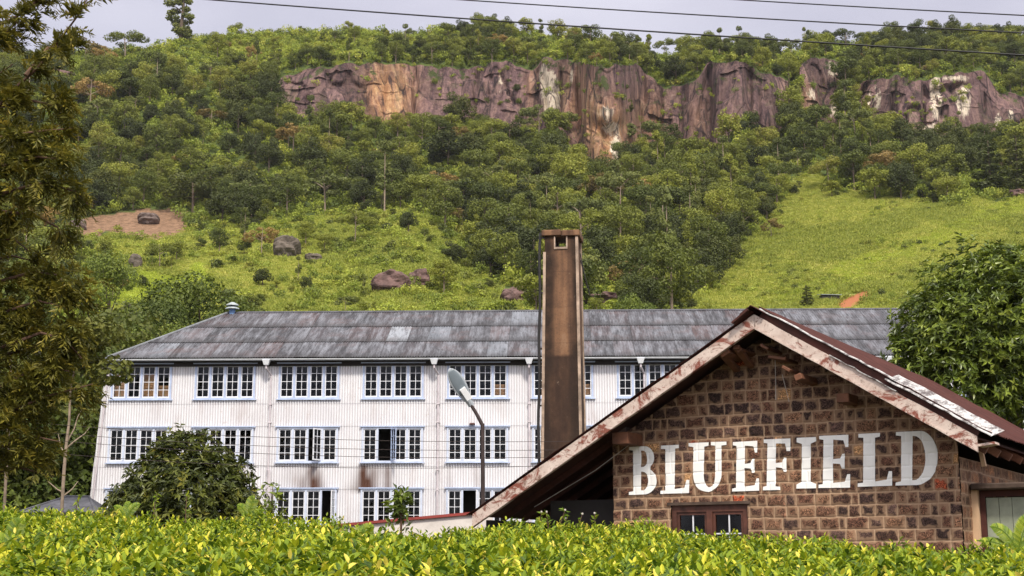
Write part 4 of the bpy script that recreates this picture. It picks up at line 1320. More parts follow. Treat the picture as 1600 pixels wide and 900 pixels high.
wht = sum(a * blob(x, y, sx, sy) for x, y, sx, sy, a in ((855, 138, 10, 36, 1.25), (868, 150, 7, 30, 1.1), (848, 112, 4, 20, .7), (893, 118, 5, 18, .6), (945, 175, 16, 12, .8), (955, 200, 18, 10, .8), (962, 232, 10, 24, .9), (782, 128, 5, 26, .6),
                                                          (1300, 108, 8, 14, 1), (1270, 145, 12, 12, .8), (1462, 155, 10, 36, 1.1), (1505, 160, 12, 28, 1.1), (1445, 205, 26, 9, 1.0), (1355, 160, 18, 30, .5), (1560, 190, 6, 20, .8), (1305, 170, 10, 22, .7),
                                                          (1205, 208, 14, 8, .7), (1215, 165, 14, 4, .6), (1495, 122, 22, 5, .7), (1580, 180, 4, 14, .8), (1372, 150, 5, 20, .6)))


def mk_hill():
    g = G('hillside_vegetation_ground'); co = g.coord()
    n1 = g.noise(.05, 5, .6, co); n2 = g.noise(.5, 6, .7, co); n3 = g.noise(2.0, 5, .7, co)
    wood = g.mix(g.ramp(n2, [(.35, 0), (.7, 1)]), (.040, .056, .016), (.10, .13, .034))
    gr = g.mix(g.ramp(g.noise(.035, 6, .65, g.coord('Object', (.7, 1.6, 1)), .8), [(.36, 0), (.64, 1)]), (.20, .225, .058), (.36, .35, .11))
    gr = g.mix(g.ramp(n2, [(.42, 0), (.72, .85)]), gr, (.16, .185, .048))
    gr = g.mix(g.ramp(n3, [(.55, 0), (.75, .5)]), gr, (.38, .36, .13))
    gr = g.mix(g.attr('bright'), gr, (.40, .47, .065))
    sh = g.mix(g.ramp(n2, [(.35, 0), (.68, 1)]), (.17, .22, .045), (.33, .38, .075))
    c = g.mix(g.attr('shrub'), wood, sh); c = g.mix(g.attr('meadow'), c, gr)
    soil = g.mix(g.ramp(g.noise(.7, 7, .85, co), [(.4, 0), (.62, 1)]), (.10, .060, .038), (.28, .17, .108))
    c = g.mix(g.attr('brown'), c, soil)
    c = g.mix(g.attr('red'), c, (.30, .115, .055))
    return g.pbr(c, .95, 0, .1)


def mk_cliff():
    g = G('purple_brown_cliff'); co = g.coord()
    st = g.noise(.42, 6, .74, g.coord('Object', (1, 1, .09)), .5)
    c = g.ramp(st, [(.30, (.055, .036, .042)), (.42, (.150, .090, .094)), (.52, (.225, .138, .130)), (.62, (.30, .190, .165)), (.74, (.38, .27, .225))])
    hz = g.noise(.5, 6, .75, g.coord('Object', (.25, .25, 1.4)))
    c = g.mix(g.ramp(hz, [(.52, 0), (.74, .55)]), c, (.085, .055, .058))
    tn = g.math('MULTIPLY', g.attr('tan'), g.ramp(g.noise(.4, 5, .7, g.coord('Object', (1, 1, .18))), [(.35, .45), (.55, 1)]), True)
    c = g.mix(tn, c, g.ramp(st, [(.35, (.30, .145, .075)), (.52, (.50, .28, .145)), (.68, (.68, .46, .25))]))
    wt = g.ramp(g.math('MULTIPLY', g.attr('white'), g.ramp(g.noise(.55, 5, .7, g.coord('Object', (1, 1, .14))), [(.35, .2), (.6, 1)]), True), [(.25, 0), (.45, 1)])
    c = g.mix(wt, c, (.78, .66, .52))
    dk = g.noise(.42, 5, .7, g.coord('Object', (1, 1, .06)))
    c = g.mix(g.ramp(dk, [(.52, 0), (.63, .85)]), c, (.040, .027, .032))
    moss = g.ramp(g.noise(.16, 6, .75, co), [(.55, 0), (.63, 1)])
    c = g.mix(g.math('MULTIPLY', moss, g.attr('mossy'), True), c, (.075, .095, .030))
    def vor(sc, feat):
        v = g.n('ShaderNodeTexVoronoi'); v.feature = feat; v.inputs['Scale'].default_value = 1
        w = g.coord('Object', sc); nz = g.n('ShaderNodeTexNoise'); nz.inputs['Scale'].default_value = .35; nz.inputs['Detail'].default_value = 4; g.l(w, nz.inputs['Vector'])
        ad_ = g.n('ShaderNodeVectorMath'); ad_.operation = 'MULTIPLY_ADD'; g.l(nz.outputs['Color'], ad_.inputs[0]); ad_.inputs[1].default_value = (.7, .7, .7); g.l(w, ad_.inputs[2])
        g.l(ad_.outputs[0], v.inputs['Vector']); return v
    e1 = vor((.11, .11, .040), 'DISTANCE_TO_EDGE'); e2 = vor((.34, .34, .20), 'DISTANCE_TO_EDGE'); cl_ = vor((.11, .11, .040), 'F1')
    tone = g.n('ShaderNodeSeparateColor'); g.l(cl_.outputs['Color'], tone.inputs[0])
    c = g.mix(1.0, c, g.ramp(tone.outputs[0], [(0, .62), (.5, .95), (1, 1.28)]), 'MULTIPLY')
    k1 = g.ramp(e1.outputs['Distance'], [(.0, 1), (.035, 0)]); k2 = g.ramp(e2.outputs['Distance'], [(.0, .55), (.03, 0)])
    c = g.mix(g.math('MULTIPLY', k1, g.ramp(g.noise(.12, 3, .6, co), [(.42, 0), (.55, 1)])), c, (.030, .020, .024))
    c = g.mix(g.math('MULTIPLY', k2, g.ramp(g.noise(.2, 3, .6, co), [(.45, 0), (.6, 1)])), c, (.04, .028, .03))
    hgt = g.math('ADD', g.math('MULTIPLY', tone.outputs[1], 1.2), g.noise(.8, 6, .8, g.coord('Object', (1, 1, .5))))
    return g.pbr(c, .9, 0, .2, g.bump(hgt, 1.0, 1.6))


NR, NCOL = TY.shape
idx = np.arange(NR * NCOL).reshape(NR, NCOL)


def sub_terrain(name, r0, r1, cm, attrs, mat, smooth=True):
    """cells from rows r0..r1 where cm is true"""
    a = idx[r0:r1, :-1]; q = np.stack([a, a + 1, a + 1 + NCOL, a + NCOL], -1)[cm[r0:r1, :-1]]
    used = np.unique(q); mp_ = np.full(NR * NCOL, -1); mp_[used] = np.arange(len(used))
    me = mesh_np(name, TG.reshape(-1, 3)[used], [mp_[q]], {k: v.ravel()[used] for k, v in attrs.items()}, [mat], smooth=smooth)
    return tag(link(name, me), kind='structure')


allc = np.ones((NR, NCOL), bool)
rockc = np.zeros((NR, NCOL), bool); rockc[NLOW:NLOW + NCL - 1] = np.broadcast_to((CBOT - CTOP) > 24, (NCL - 1, NCOL))
sub_terrain('hillside', 0, NR - 1, ~rockc, dict(meadow=mead_a, bright=bright, shrub=shr, brown=MK['br'], red=MK['rd']), mk_hill())
mossy = np.clip(.35 + .9 * (TC > .8) + .6 * (TC < .15) + .8 * np.exp(-((PXG - 1060) / 40) ** 2) + .5 * np.exp(-((PXG - 1330) / 130) ** 2), 0, 1.2)
tag(sub_terrain('cliff', NLOW, NLOW + NCL - 1, rockc, dict(tan=np.clip(tan, 0, 1), white=np.clip(wht, 0, 1), mossy=mossy), mk_cliff(), False), kind='structure')

# near ground: one sheet from behind the camera to the foot of the hill
gx = np.concatenate([np.linspace(-400, -40, 25), np.linspace(-38, 60, 70), np.linspace(64, 400, 22)]); gy = np.concatenate([np.linspace(-80, 0, 12), np.linspace(1, 100, 80)])
X, Y = np.meshgrid(gx, gy)
Zg = np.interp(Y, [-80, 0, 2.4, 3, 8.3, 9.6, 14, 66, 74, 100], [-1.7, -1.7, -1.7, -.75, -.45, -1.2, -1.35, -1.35, -1.3, 5.6]) + (fbm(X * .4, Y * .4, 3, 71) - .5) * .12
i = (np.arange(len(gy) - 1)[:, None] * len(gx) + np.arange(len(gx) - 1)[None, :]).ravel(); n = len(gx)
g = G('grassy_earth'); co = g.coord()
GM = g.pbr(g.mix(g.ramp(g.noise(1.5, 6, .7, co), [(.4, 0), (.65, 1)]), (.055, .035, .022), (.06, .08, .022)), .95, 0, .1)
tag(link('ground', mesh_np('ground', np.stack([X, Y, Zg], -1).reshape(-1, 3), [np.stack([i, i + 1, i + 1 + n, i + n], -1)], None, [GM], smooth=True)), kind='structure')

# ================================================================== foliage materials
def leafmat(name, stops, transl=.25, rough=.55, spec=.3, obj=.5, obj_stops=None):
    """tint attribute varies leaf to leaf, the object's own random value varies tree to tree"""
    g = G(name); t = g.attr('tint')
    if obj: 
        f = g.math('ADD', g.math('MULTIPLY', t, 1 - obj), g.math('MULTIPLY', g.rnd(), obj))
    else: f = t
    stops = [(p_, (c_[0] * 1.12, c_[1] * 1.12, c_[2] * .74)) for p_, c_ in stops]
    c = g.ramp(f, stops)
    return g.pbr(c, rough, 0, spec, None, transl, c)


FM = dict(
    wood=leafmat('woodland_leaves', [(.05, (.040, .054, .013)), (.3, (.076, .096, .021)), (.55, (.140, .158, .032)), (.75, (.215, .235, .042)), (.97, (.21, .18, .055))], obj=.7),
    dark=leafmat('dark_evergreen_leaves', [(.1, (.028, .038, .013)), (.6, (.060, .074, .021)), (.95, (.115, .118, .032))], obj=.5),
    rust=leafmat('russet_flowering_crown', [(.1, (.10, .085, .034)), (.5, (.19, .135, .056)), (.9, (.30, .19, .085))], obj=.5),
    grey=leafmat('grey_green_leaves', [(.1, (.070, .088, .034)), (.6, (.13, .15, .052)), (.95, (.20, .21, .070))], obj=.5),
    shrub=leafmat('shrub_leaves', [(.05, (.085, .115, .022)), (.4, (.18, .225, .040)), (.7, (.29, .335, .060)), (.95, (.37, .36, .095))], obj=.7),
    grass_dark=leafmat('dark_green_grass', [(.05, (.17, .21, .048)), (.5, (.26, .295, .07)), (.95, (.37, .37, .11))], obj=.6),
    grass_bright=leafmat('bright_green_grass', [(.05, (.25, .31, .058)), (.5, (.36, .42, .080)), (.95, (.46, .48, .125))], obj=.6),
    grass=leafmat('meadow_grass', [(.05, (.22, .26, .058)), (.5, (.34, .37, .09)), (.95, (.46, .43, .16))], obj=.7),
)

# ------------------------------------------------------------------ crown shapes (unit: metres, trees about 10 m tall)
def lobes_to_leaves(lobes, n, size, rng, up=.35, thick=.35, droop=0.0):
    """lobes: (centre, radii). leaf faces spread through the outer shell of each lobe"""
    lob = [(np.array(c, float), np.array(r, float) * np.ones(3)) for c, r in lobes]
    wts = np.array([(r ** 2).sum() for _, r in lob]); wts /= wts.sum()
    cnt = rng.multinomial(n, wts); P, N = [], []
    for (c, r), k in zip(lob, cnt):
        d = rand_dirs(k, rng); d[:, 2] = d[:, 2] * .85 + .12
        sc = 1 - thick * rng.random(k) ** 1.5
        sc = sc * (1 + .22 * (fbm(d[:, 0] * 2.2 + c[0], d[:, 1] * 2.2 + d[:, 2] * 1.7 + c[1], 3, 3) - .5) * 2)
        P.append(c + d * r * sc[:, None]); N.append(d)
    P = np.concatenate(P); N = np.concatenate(N)
    N = unit(N + rng.normal(size=N.shape) * .55 + np.array([0, 0, up]))
    D = unit(np.cross(N, rand_dirs(len(P), rng))); D[:, 2] -= droop
    L = size * rng.uniform(.6, 1.4, len(P))
    V, T = leaf_arrays(P - D * L[:, None] * .5, D, N, L, L * rng.uniform(.55, .9, len(P)), .12, .12)
    clump = vnoise(P[:, 0] * .9 + 7, P[:, 1] * .9 + P[:, 2] * 1.1, 5)
    tint = np.repeat(np.clip(.5 * clump + .5 * rng.random(len(P)), 0, 1), 4)
    return V, T, tint


def crown_mesh(name, lobes, n, size, mat, seed, **k):
    V, T, tint = lobes_to_leaves(lobes, n, size, np.random.default_rng(seed), **k)
    return mesh_np(name, V, [T], {'tint': tint}, [mat])


def trunk_mesh(name, h, r, limbs, mat, lean=0.0):
    m_ = MB(); top = Vector((lean, lean * .4, h))
    m_.tube([(0, 0, -1.2), (lean * .2, 0, h * .35), (lean * .6, lean * .2, h * .7), top], [r * 1.1, r * .85, r * .6, r * .3], 7)
    for (z, c) in limbs:
        a = Vector((lean * z / h, lean * .3 * z / h, z)); c = Vector(c)
        m_.tube([a, a.lerp(c, .5) + Vector((0, 0, .25)), c], [r * .5, r * .33, r * .12], 5)
    return m_.mesh(name, mat)


def rnd_lobes(kind, rng):
    L = []
    if kind == 'round':
        for k in range(14):
            a = rng.uniform(0, 2 * PI); q = rng.uniform(.2, 1) ** .6
            z = rng.uniform(2.6, 8.6); wz = math.sin(PI * (z - .9) / 9.0) ** .6
            L.append(((3.0 * q * wz * math.cos(a), 3.0 * q * wz * math.sin(a), z), np.array((1.6, 1.6, 1.25)) * rng.uniform(.75, 1.25)))
    elif kind == 'umbrella':
        for k in range(13):
            a = rng.uniform(0, 2 * PI); q = rng.uniform(.1, 1) ** .55
            L.append(((4.2 * q * math.cos(a), 4.2 * q * math.sin(a), 8.4 - 2.4 * q * q + rng.uniform(-1.6, .5)), np.array((1.7, 1.7, .85)) * rng.uniform(.7, 1.2)))
    elif kind == 'slim':
        for k in range(10):
            a = rng.uniform(0, 2 * PI); z = rng.uniform(5, 12.6)
            q = .9 * (1 - ((z - 8.5) / 5.5) ** 2)
            L.append(((q * math.cos(a), q * math.sin(a), z), np.array((1.0, 1.0, 1.1)) * rng.uniform(.7, 1.15)))
    elif kind == 'dense':
        for k in range(15):
            a = rng.uniform(0, 2 * PI); q = rng.uniform(.1, 1) ** .6; z = rng.uniform(2.2, 7.6); wz = math.sqrt(max(.05, 1 - ((z - 3.4) / 5.0) ** 2))
            L.append(((3.7 * q * wz * math.cos(a), 3.7 * q * wz * math.sin(a), z), np.array((1.7, 1.7, 1.5)) * rng.uniform(.8, 1.2)))
    elif kind == 'tall':
        for k in range(46):
            a = rng.uniform(0, 2 * PI); z = rng.uniform(1.4, 12.8); q = rng.uniform(.2, 1) * 2.3 * math.sin(PI * (z + .6) / 14.6)
            L.append(((q * math.cos(a), q * math.sin(a), z), np.array((.85, .85, .9)) * rng.uniform(.5, 1.2)))
    elif kind == 'conifer':
        for k in range(20):
            z = 1.6 + 10.5 * k / 20; a = k * 2.4; q = 1.5 * (1 - (z - 1.5) / 12) ** .7
            L.append(((q * math.cos(a), q * math.sin(a), z), np.array((1.15, 1.15, .95)) * (1.15 - (z / 16))))
    return L


PROTO = {}
def make_proto(key, kind, mat, seed, n, size, bark, h, r, **kw):
    rng = np.random.default_rng(seed); lb = rnd_lobes(kind, rng)
    lim = [(max(1.5, c[2] * .75), c) for c, _ in lb[:4]]
    if kind in ('conifer', 'slim'): lim = []
    PROTO[key] = (crown_mesh('crown', lb, n, size, FM[mat], seed, **kw), trunk_mesh('trunk', h, r, lim, M[bark], rng.uniform(-.5, .5)))


make_proto('round_a', 'round', 'wood', 1, 2700, .40, 'bark', 7.5, .2)
make_proto('round_b', 'round', 'wood', 2, 3300, .35, 'palebark', 7.5, .2)
make_proto('round_c', 'round', 'wood', 3, 1500, .55, 'bark', 7.2, .18)
make_proto('umbrella_a', 'umbrella', 'grey', 4, 1700, .48, 'palebark', 8.3, .17)
make_proto('umbrella_b', 'umbrella', 'rust', 5, 1600, .48, 'palebark', 8.3, .17)
make_proto('umbrella_c', 'umbrella', 'wood', 10, 2800, .36, 'palebark', 8.3, .17)
make_proto('slim_a', 'slim', 'grey', 6, 1300, .45, 'palebark', 12, .16, droop=.4)
make_proto('slim_b', 'slim', 'wood', 7, 1300, .45, 'palebark', 12, .15, droop=.3)
make_proto('tall_tree', 'tall', 'grey', 16, 7000, .40, 'bark', 12.5, .32, droop=.6, thick=.85)
make_proto('dense', 'dense', 'dark', 8, 4200, .38, 'bark', 6, .25)
make_proto('conifer', 'conifer', 'dark', 9, 2200, .42, 'bark', 12, .18)


def add_tree(key, loc, s, rz, label, group=None, cat='tree', name=None, sz=None):
    nm = name or {'umbrella': 'umbrella_tree', 'round': 'broadleaf_tree', 'slim': 'slender_tree', 'dense': 'dense_tree', 'conifer': 'conifer_tree', 'tall': 'eucalyptus_tree'}[key.split('_')[0]]
    e = empty(nm, loc, rz, label, cat, group); e.scale = (s, s, sz or s)
    link('crown', PROTO[key][0], e); link('trunk', PROTO[key][1], e)
    return e


# ------------------------------------------------------------------ scatter over the hill
v0, v1, v2 = TG[:-1, :-1], TG[:-1, 1:], TG[1:, :-1]
area = np.linalg.norm(np.cross(v1 - v0, v2 - v0), axis=-1)
vis = (PXG[:-1, :-1] > -400) & (PXG[:-1, :-1] < 2000)
ROWI = np.arange(NR - 1)[:, None] * np.ones((1, NCOL - 1))
okrow = (ROWI < NLOW + NCL + NUP + 1)
rk = rockc[:-1, :-1]


def sample(n, rng, wt):
    p = (area * wt * vis * okrow).ravel(); p = p / p.sum()
    k = rng.choice(len(p), n, p=p); r, c = np.divmod(k, NCOL - 1); a, b_ = rng.random(n)[:, None], rng.random(n)[:, None]
    P = (TG[r, c] * (1 - a) + TG[r, c + 1] * a) * (1 - b_) + (TG[r + 1, c] * (1 - a) + TG[r + 1, c + 1] * a) * b_
    return P, r, c


def thin(P, rad):
    seen = {}; keep = []
    for i, (x, y, z) in enumerate(P):
        r = rad[i]; ix, iy = int(x // 8), int(y // 8); ok = True
        for dx in (-1, 0, 1):
            for dy in (-1, 0, 1):
                for (q, w, rr) in seen.get((ix + dx, iy + dy), ()):
                    if (q[0] - x) ** 2 + (q[1] - y) ** 2 + (.5 * (q[2] - z)) ** 2 < (.5 * (r + rr)) ** 2: ok = False; break
                if not ok: break
            if not ok: break
        if ok: seen.setdefault((ix, iy), []).append(((x, y, z), i, r)); keep.append(i)
    return np.array(keep)


SPOTS = [('tall_tree', 281, 62, -30, 'tall feathery eucalyptus standing alone above the skyline', 'eucalyptus_tree', 1.5),
    ('tall_tree', 603, 64, 42, 'tiny lone tree sticking up from the bare green skyline', 'lone_tree', 1.3),
    ('umbrella_c', 195, 92, 42, 'broad flat-topped tree with white branches on the skyline', 'umbrella_tree', 1.3),
    ('umbrella_b', 132, 100, 56, 'low brownish domed tree on the skyline beside the hanging branches', 'umbrella_tree', 1.2),
    ('round_a', 872, 66, 26, 'big round-crowned tree on the skyline above the white-streaked cliff', None, 1.15),
    ('round_b', 923, 72, 34, 'wide round-crowned tree on the skyline at the break in the ridge', None, 1.2),
    ('round_c', 822, 60, 24, 'tree with a thin crown on the skyline, beside the big round-crowned one', None, 1.0),
    ('umbrella_c', 1322, 80, 42, 'flat-topped tree on the skyline over the pale hazy cliffs', 'umbrella_tree', 1.3),
    ('umbrella_c', 1040, 92, 56, 'sparse flat-topped tree on the skyline near the pylons', 'umbrella_tree', 1.0),
    ('umbrella_a', 1235, 92, 56, 'dark layered tree on the skyline between two cliffs', 'umbrella_tree', 1.0),
    ('dense', 302, 332, 262, 'very dark wide mango tree above the brown clearing', 'mango_tree', 1.5),
    ('dense', 700, 262, 200, 'darkest bushy tree under the long cliff', None, 1.3),
    ('dense', 740, 258, 206, 'second very dark tree under the long cliff, beside the darkest one', None, 1.2),
    ('dense', 215, 292, 250, 'very dark low tree in the wood left of the mango tree', None, 1.3),
    ('umbrella_a', 508, 332, 266, 'large grey-green spreading tree on the middle of the slope', 'umbrella_tree', 1.25),
    ('umbrella_c', 555, 384, 320, 'tree with two pale bare trunks on the bright spur', 'umbrella_tree', 1.0),
    ('conifer', 1549, 306, 212, 'tall dark conifer at the edge of the high meadow, foremost of the clump', None, 1.9),
    ('conifer', 1591, 302, 208, 'dark conifer in the high clump, behind the foremost one', None, 1.7),
    ('conifer', 1625, 304, 214, 'dark conifer at the far end of the high clump', None, 1.6),
    ('conifer', 1262, 481, 444, 'small lone conifer standing on the meadow just above the factory roof', None, 1.7),
    ('umbrella_b', 1205, 372, 338, 'russet bushy tree at the meadow edge', 'umbrella_tree', 1.0),
    ('round_c', 1300, 308, 278, 'rounded tree alone near the top of the meadow', None, 1.3),
    ('umbrella_b', 905, 408, 372, 'rust-crowned tree behind the chimney top', 'umbrella_tree', 1.2),
    ('umbrella_b', 722, 355, 322, 'pinkish-brown flowering tree on the edge of the spur', 'umbrella_tree', 1.2),
    ('umbrella_b', 330, 198, 166, 'olive flat-topped tree standing out in the high wood', 'umbrella_tree', 1.5)]


def clear_of_spots(px, py, rocks_only=False):
    ok = np.ones(len(px), bool)
    for (_, x, yb, yt, *_r) in ([] if rocks_only else SPOTS):
        h = yb - yt
        ok &= ~((np.abs(px - x) < max(10, .62 * h)) & (py > yb - .3 * h) & (py < yb + .62 * h))
    for (x, y, w, h) in ((446, 383, 42, 36), (610, 437, 66, 34), (655, 432, 40, 30), (805, 458, 50, 24), (945, 466, 66, 18), (1088, 440, 24, 22), (212, 406, 24, 24), (490, 401, 26, 14)):
        ok &= ~((np.abs(px - x) < w * .6) & (py > y - h * .4) & (py < y + h * 1.6))
    return ok


rg = np.random.default_rng(21)
P, R_, C_ = sample(60000, rg, np.where(rk, .010, 1.0))
px, py = proj(P); mk = masks(px, py)
prob = np.ones(len(P))
prob = np.where(mk['sl'] > 0, .045, prob); prob = np.where(mk['sp'] > 0, .014, prob); prob = np.where(mk['st'] > 0, .02, prob)
cbp = np.interp(px, PXC, CBOT); ctp = np.interp(px, PXC, CTOP); iscp = np.interp(px, PXC, isc)
prob = np.where((iscp > .5) & (py > ctp) & (py < cbp + np.where((px > 890) & (px < 1000), 36, np.where(px > 1230, 30, 22))) , prob * .10, prob)
prob = np.where((iscp > .5) & (py <= ctp) & (py > ctp - 10), prob * .5, prob)
prob = np.where((mk['mr'] > 0) | (mk['br'] > 0) | (mk['rd'] > 0), .0, prob); prob = np.where(mk['ml'] > 0, .02, prob)
edge_d = px - np.interp(py, [250, 290, 320, 352, 400, 440, 486], [1250, 1232, 1215, 1185, 1140, 1100, 1058])
prob = np.where((mk['mr'] > 0) & (edge_d < 40), .09 * sstep(40, 0, edge_d), prob)
prob = np.where((py > 505), 0.0, prob); prob = np.where(inpoly(px, py, BROWN_FRONT), 0.0, prob); prob = np.where(clear_of_spots(px, py), prob, 0)
openn = fbm(px / 60, py / 40, 3, 91)
prob = np.where((prob == 1) & (openn > .485), .15, prob)
sel = rg.random(len(P)) < prob
P, px, py = P[sel], px[sel], py[sel]
size = (.36 + .95 * rg.random(len(P)) ** 2.0) * np.where(py > 130, 1.0, .72)
size = np.where((mk['sl'][sel] > 0) | (mk['sp'][sel] > 0) | (mk['mr'][sel] > 0), size * .6, size)
order = np.argsort(-size * rg.uniform(.6, 1.4, len(P)))
P, px, py, size = P[order], px[order], py[order], size[order]
k = thin(P, 4.9 * size + .5)
P, px, py, size = P[k], px[k], py[k], size[k]
print('hill trees', len(P))
u = rg.random(len(P))
kinds = np.array(['round_a', 'round_b', 'round_c', 'umbrella_a', 'umbrella_b', 'umbrella_c', 'slim_a', 'slim_b', 'dense'])
base = np.cumsum([.21, .20, .20, .07, .045, .05, .05, .055, .12]); pick = kinds[np.minimum(np.searchsorted(base, u), 8)]
darkz = fbm(px / 90, py / 60, 2, 95)
pick = np.where((darkz > .56) & (u > .45), 'dense', pick)
show = size * F / P[:, 1] * ((px > -15) & (px < 1615))
rank = np.argsort(-show); indiv = np.zeros(len(P), bool); indiv[rank[:296]] = True
ZN = lambda x, y: ('on the wooded slope between the brown clearing and the skyline' if x < 420 and y < 340 else 'on the shrubby slope behind the white factory' if x < 560 and y >= 300 else
                   'in the woods below the long cliff' if x < 840 and y < 330 else 'near the bright green spur behind the factory' if x < 840 else 'in the woods behind the chimney' if x < 1060 else
                   'beside the open meadow under the cliffs')
KN = {'round_a': 'rounded green tree', 'round_b': 'rounded pale-stemmed tree', 'round_c': 'bushy rounded tree', 'umbrella_a': 'flat-topped grey-green tree', 'umbrella_b': 'flat-topped russet tree', 'umbrella_c': 'flat-topped green tree',
      'slim_a': 'slender grey-green tree', 'slim_b': 'slender green tree', 'dense': 'dense dark green tree'}
for i in np.where(indiv)[0]:
    s = size[i]; lab = KN[pick[i]] + ' ' + ZN(px[i], py[i])
    add_tree(pick[i], P[i], s, rg.uniform(0, 6.28), lab, lab.replace(' tree ', ' trees ', 1), sz=s * rg.uniform(.85, 1.15))

# the rest of the wood, too many and too far to count
def scatter(name, P, rz, sc, idx_, meshes, kind='stuff'):
    me = bpy.data.meshes.new(name); me.vertices.add(len(P)); me.vertices.foreach_set('co', np.asarray(P, np.float32).ravel())
    a = me.attributes.new('rz', 'FLOAT', 'POINT'); a.data.foreach_set('value', np.asarray(rz, np.float32))
    a = me.attributes.new('sc', 'FLOAT_VECTOR', 'POINT'); a.data.foreach_set('vector', np.asarray(sc, np.float32).ravel())
    a = me.attributes.new('pick', 'INT', 'POINT'); a.data.foreach_set('value', np.asarray(idx_, np.int32))
    o = link(name, me)
    cl = bpy.data.collections.new(name + '_sources')           # not linked to the scene: only a source of shapes
    for q, ms in enumerate(meshes):
        so_ = bpy.data.objects.new(f'{q:02d}_source', ms); cl.objects.link(so_)
    ng = bpy.data.node_groups.new(name, 'GeometryNodeTree')
    ng.interface.new_socket('Geometry', in_out='INPUT', socket_type='NodeSocketGeometry'); ng.interface.new_socket('Geometry', in_out='OUTPUT', socket_type='NodeSocketGeometry')
    N = ng.nodes; gi = N.new('NodeGroupInput'); go = N.new('NodeGroupOutput')
    ci = N.new('GeometryNodeCollectionInfo'); ci.inputs['Collection'].default_value = cl; ci.inputs['Separate Children'].default_value = True; ci.inputs['Reset Children'].default_value = True
    ip = N.new('GeometryNodeInstanceOnPoints'); ip.inputs['Pick Instance'].default_value = True
    def at_(nm, ty):
        x = N.new('GeometryNodeInputNamedAttribute'); x.data_type = ty; x.inputs['Name'].default_value = nm; return x.outputs[0]
    cx = N.new('ShaderNodeCombineXYZ'); er = N.new('FunctionNodeEulerToRotation')
    ng.links.new(at_('rz', 'FLOAT'), cx.inputs[2]); ng.links.new(cx.outputs[0], er.inputs[0]); ng.links.new(er.outputs[0], ip.inputs['Rotation'])
    ng.links.new(at_('sc', 'FLOAT_VECTOR'), ip.inputs['Scale']); ng.links.new(at_('pick', 'INT'), ip.inputs['Instance Index'])
    ng.links.new(gi.outputs[0], ip.inputs['Points']); ng.links.new(ci.outputs[0], ip.inputs['Instance']); ng.links.new(ip.outputs[0], go.inputs[0])
    md = o.modifiers.new('scatter', 'NODES'); md.node_group = ng
    return tag(o, kind=kind)


def tree_mesh(key):                                             # crown and trunk joined, for the massed wood
    c, t = PROTO[key]; bm = bmesh.new(); bm.from_mesh(c); nf = len(bm.faces); bm.from_mesh(t)
    bm.faces.ensure_lookup_table()
    for f_ in bm.faces[nf:]: f_.material_index = 1
    me_ = bpy.data.meshes.new('massed_' + key); bm.to_mesh(me_); bm.free()
    me_.materials.append(c.materials[0]); me_.materials.append(t.materials[0]); return me_


rest = ~indiv
kl = list(kinds)
sc = np.repeat(size[rest][:, None], 3, 1); sc[:, 2] *= rg.uniform(.85, 1.15, rest.sum())
wd = scatter('hillside_woods', P[rest], rg.uniform(0, 6.28, rest.sum()), sc, [kl.index(q) for q in pick[rest]], [tree_mesh(q) for q in kinds])
wd['label'] = 'mass of mixed trees covering the mountainside below and above the cliffs'

# shrubs
def shrub_mesh(seed, n, size, mat, flat=.7):
    rng = np.random.default_rng(seed)
    lb = [((rng.uniform(-.9, .9), rng.uniform(-.9, .9), rng.uniform(.3, 1.1) * flat + .1), np.array((.75, .75, .65)) * rng.uniform(.7, 1.2)) for _ in range(6)]
    return crown_mesh('shrub', lb, n, size, FM[mat], seed)


def tuft_mesh(seed, n=40, h=.55, mat='grass'):
    rng = np.random.default_rng(seed)
    Pq = np.stack([rng.normal(0, .45, n), rng.normal(0, .45, n), np.zeros(n)], -1); D = unit(np.stack([rng.normal(0, .5, n), rng.normal(0, .5, n), np.ones(n)], -1))
    V, T = leaf_arrays(Pq, D, rand_dirs(n, rng), h * rng.uniform(.5, 1.2, n), np.full(n, .10), .2, .05)
    return mesh_np('tuft', V, [T], {'tint': np.repeat(rng.random(n), 4)}, [FM[mat]])


Ps, R2, C2_ = sample(54000, rg, np.where(rk, .35, 1.0))
px, py = proj(Ps); mk = masks(px, py)
pr = np.full(len(Ps), .85)
pr = np.where(mk['mr'] > 0, .022 + .8 * sstep(.535, .64, fbm(px / 75 + py / 60, py / 24, 4, 97)) + .5 * sstep(60, 10, px - np.interp(py, [260, 300, 350, 400, 440, 480], [1240, 1228, 1190, 1145, 1105, 1062])), pr); pr = np.where(mk['ml'] > 0, .16, pr); pr = np.where(mk['mb'] > 0, .012, pr)
pr = np.where((mk['br'] > 0) | (mk['rd'] > 0), .03, pr); pr = np.where(inpoly(px, py, BROWN_FRONT), pr * .45, pr); pr = np.where(py > 520, 0, pr)
pr = np.where((mk['sp'] > 0) | (mk['sl'] > 0), pr * .55, pr)
mo = rockc[R2, C2_]; pr = np.where(mo, .42 * (fbm(px / 30, py / 18, 3, 99) > .52), pr)
pr = np.where(clear_of_spots(px, py, True) | (rg.random(len(px)) < .25), pr, 0)
sel = rg.random(len(Ps)) < pr
mrs = mk['mr'][sel] > 0
ssz = rg.uniform(.5, 1.5, sel.sum()) ** 1.3 * np.where(mrs, .48, 1.0) * np.where((mk['sp'][sel] > 0) | (mk['sl'][sel] > 0), .78, 1.0) * np.where(mo[sel], .8, 1)
scs = np.repeat(ssz[:, None], 3, 1); scs[:, 2] *= rg.uniform(.7, 1.5, len(ssz))
shp = [shrub_mesh(31, 150, .36, 'shrub'), shrub_mesh(32, 150, .32, 'shrub', .5), shrub_mesh(33, 130, .36, 'wood'), shrub_mesh(34, 130, .36, 'shrub', 1.2)]
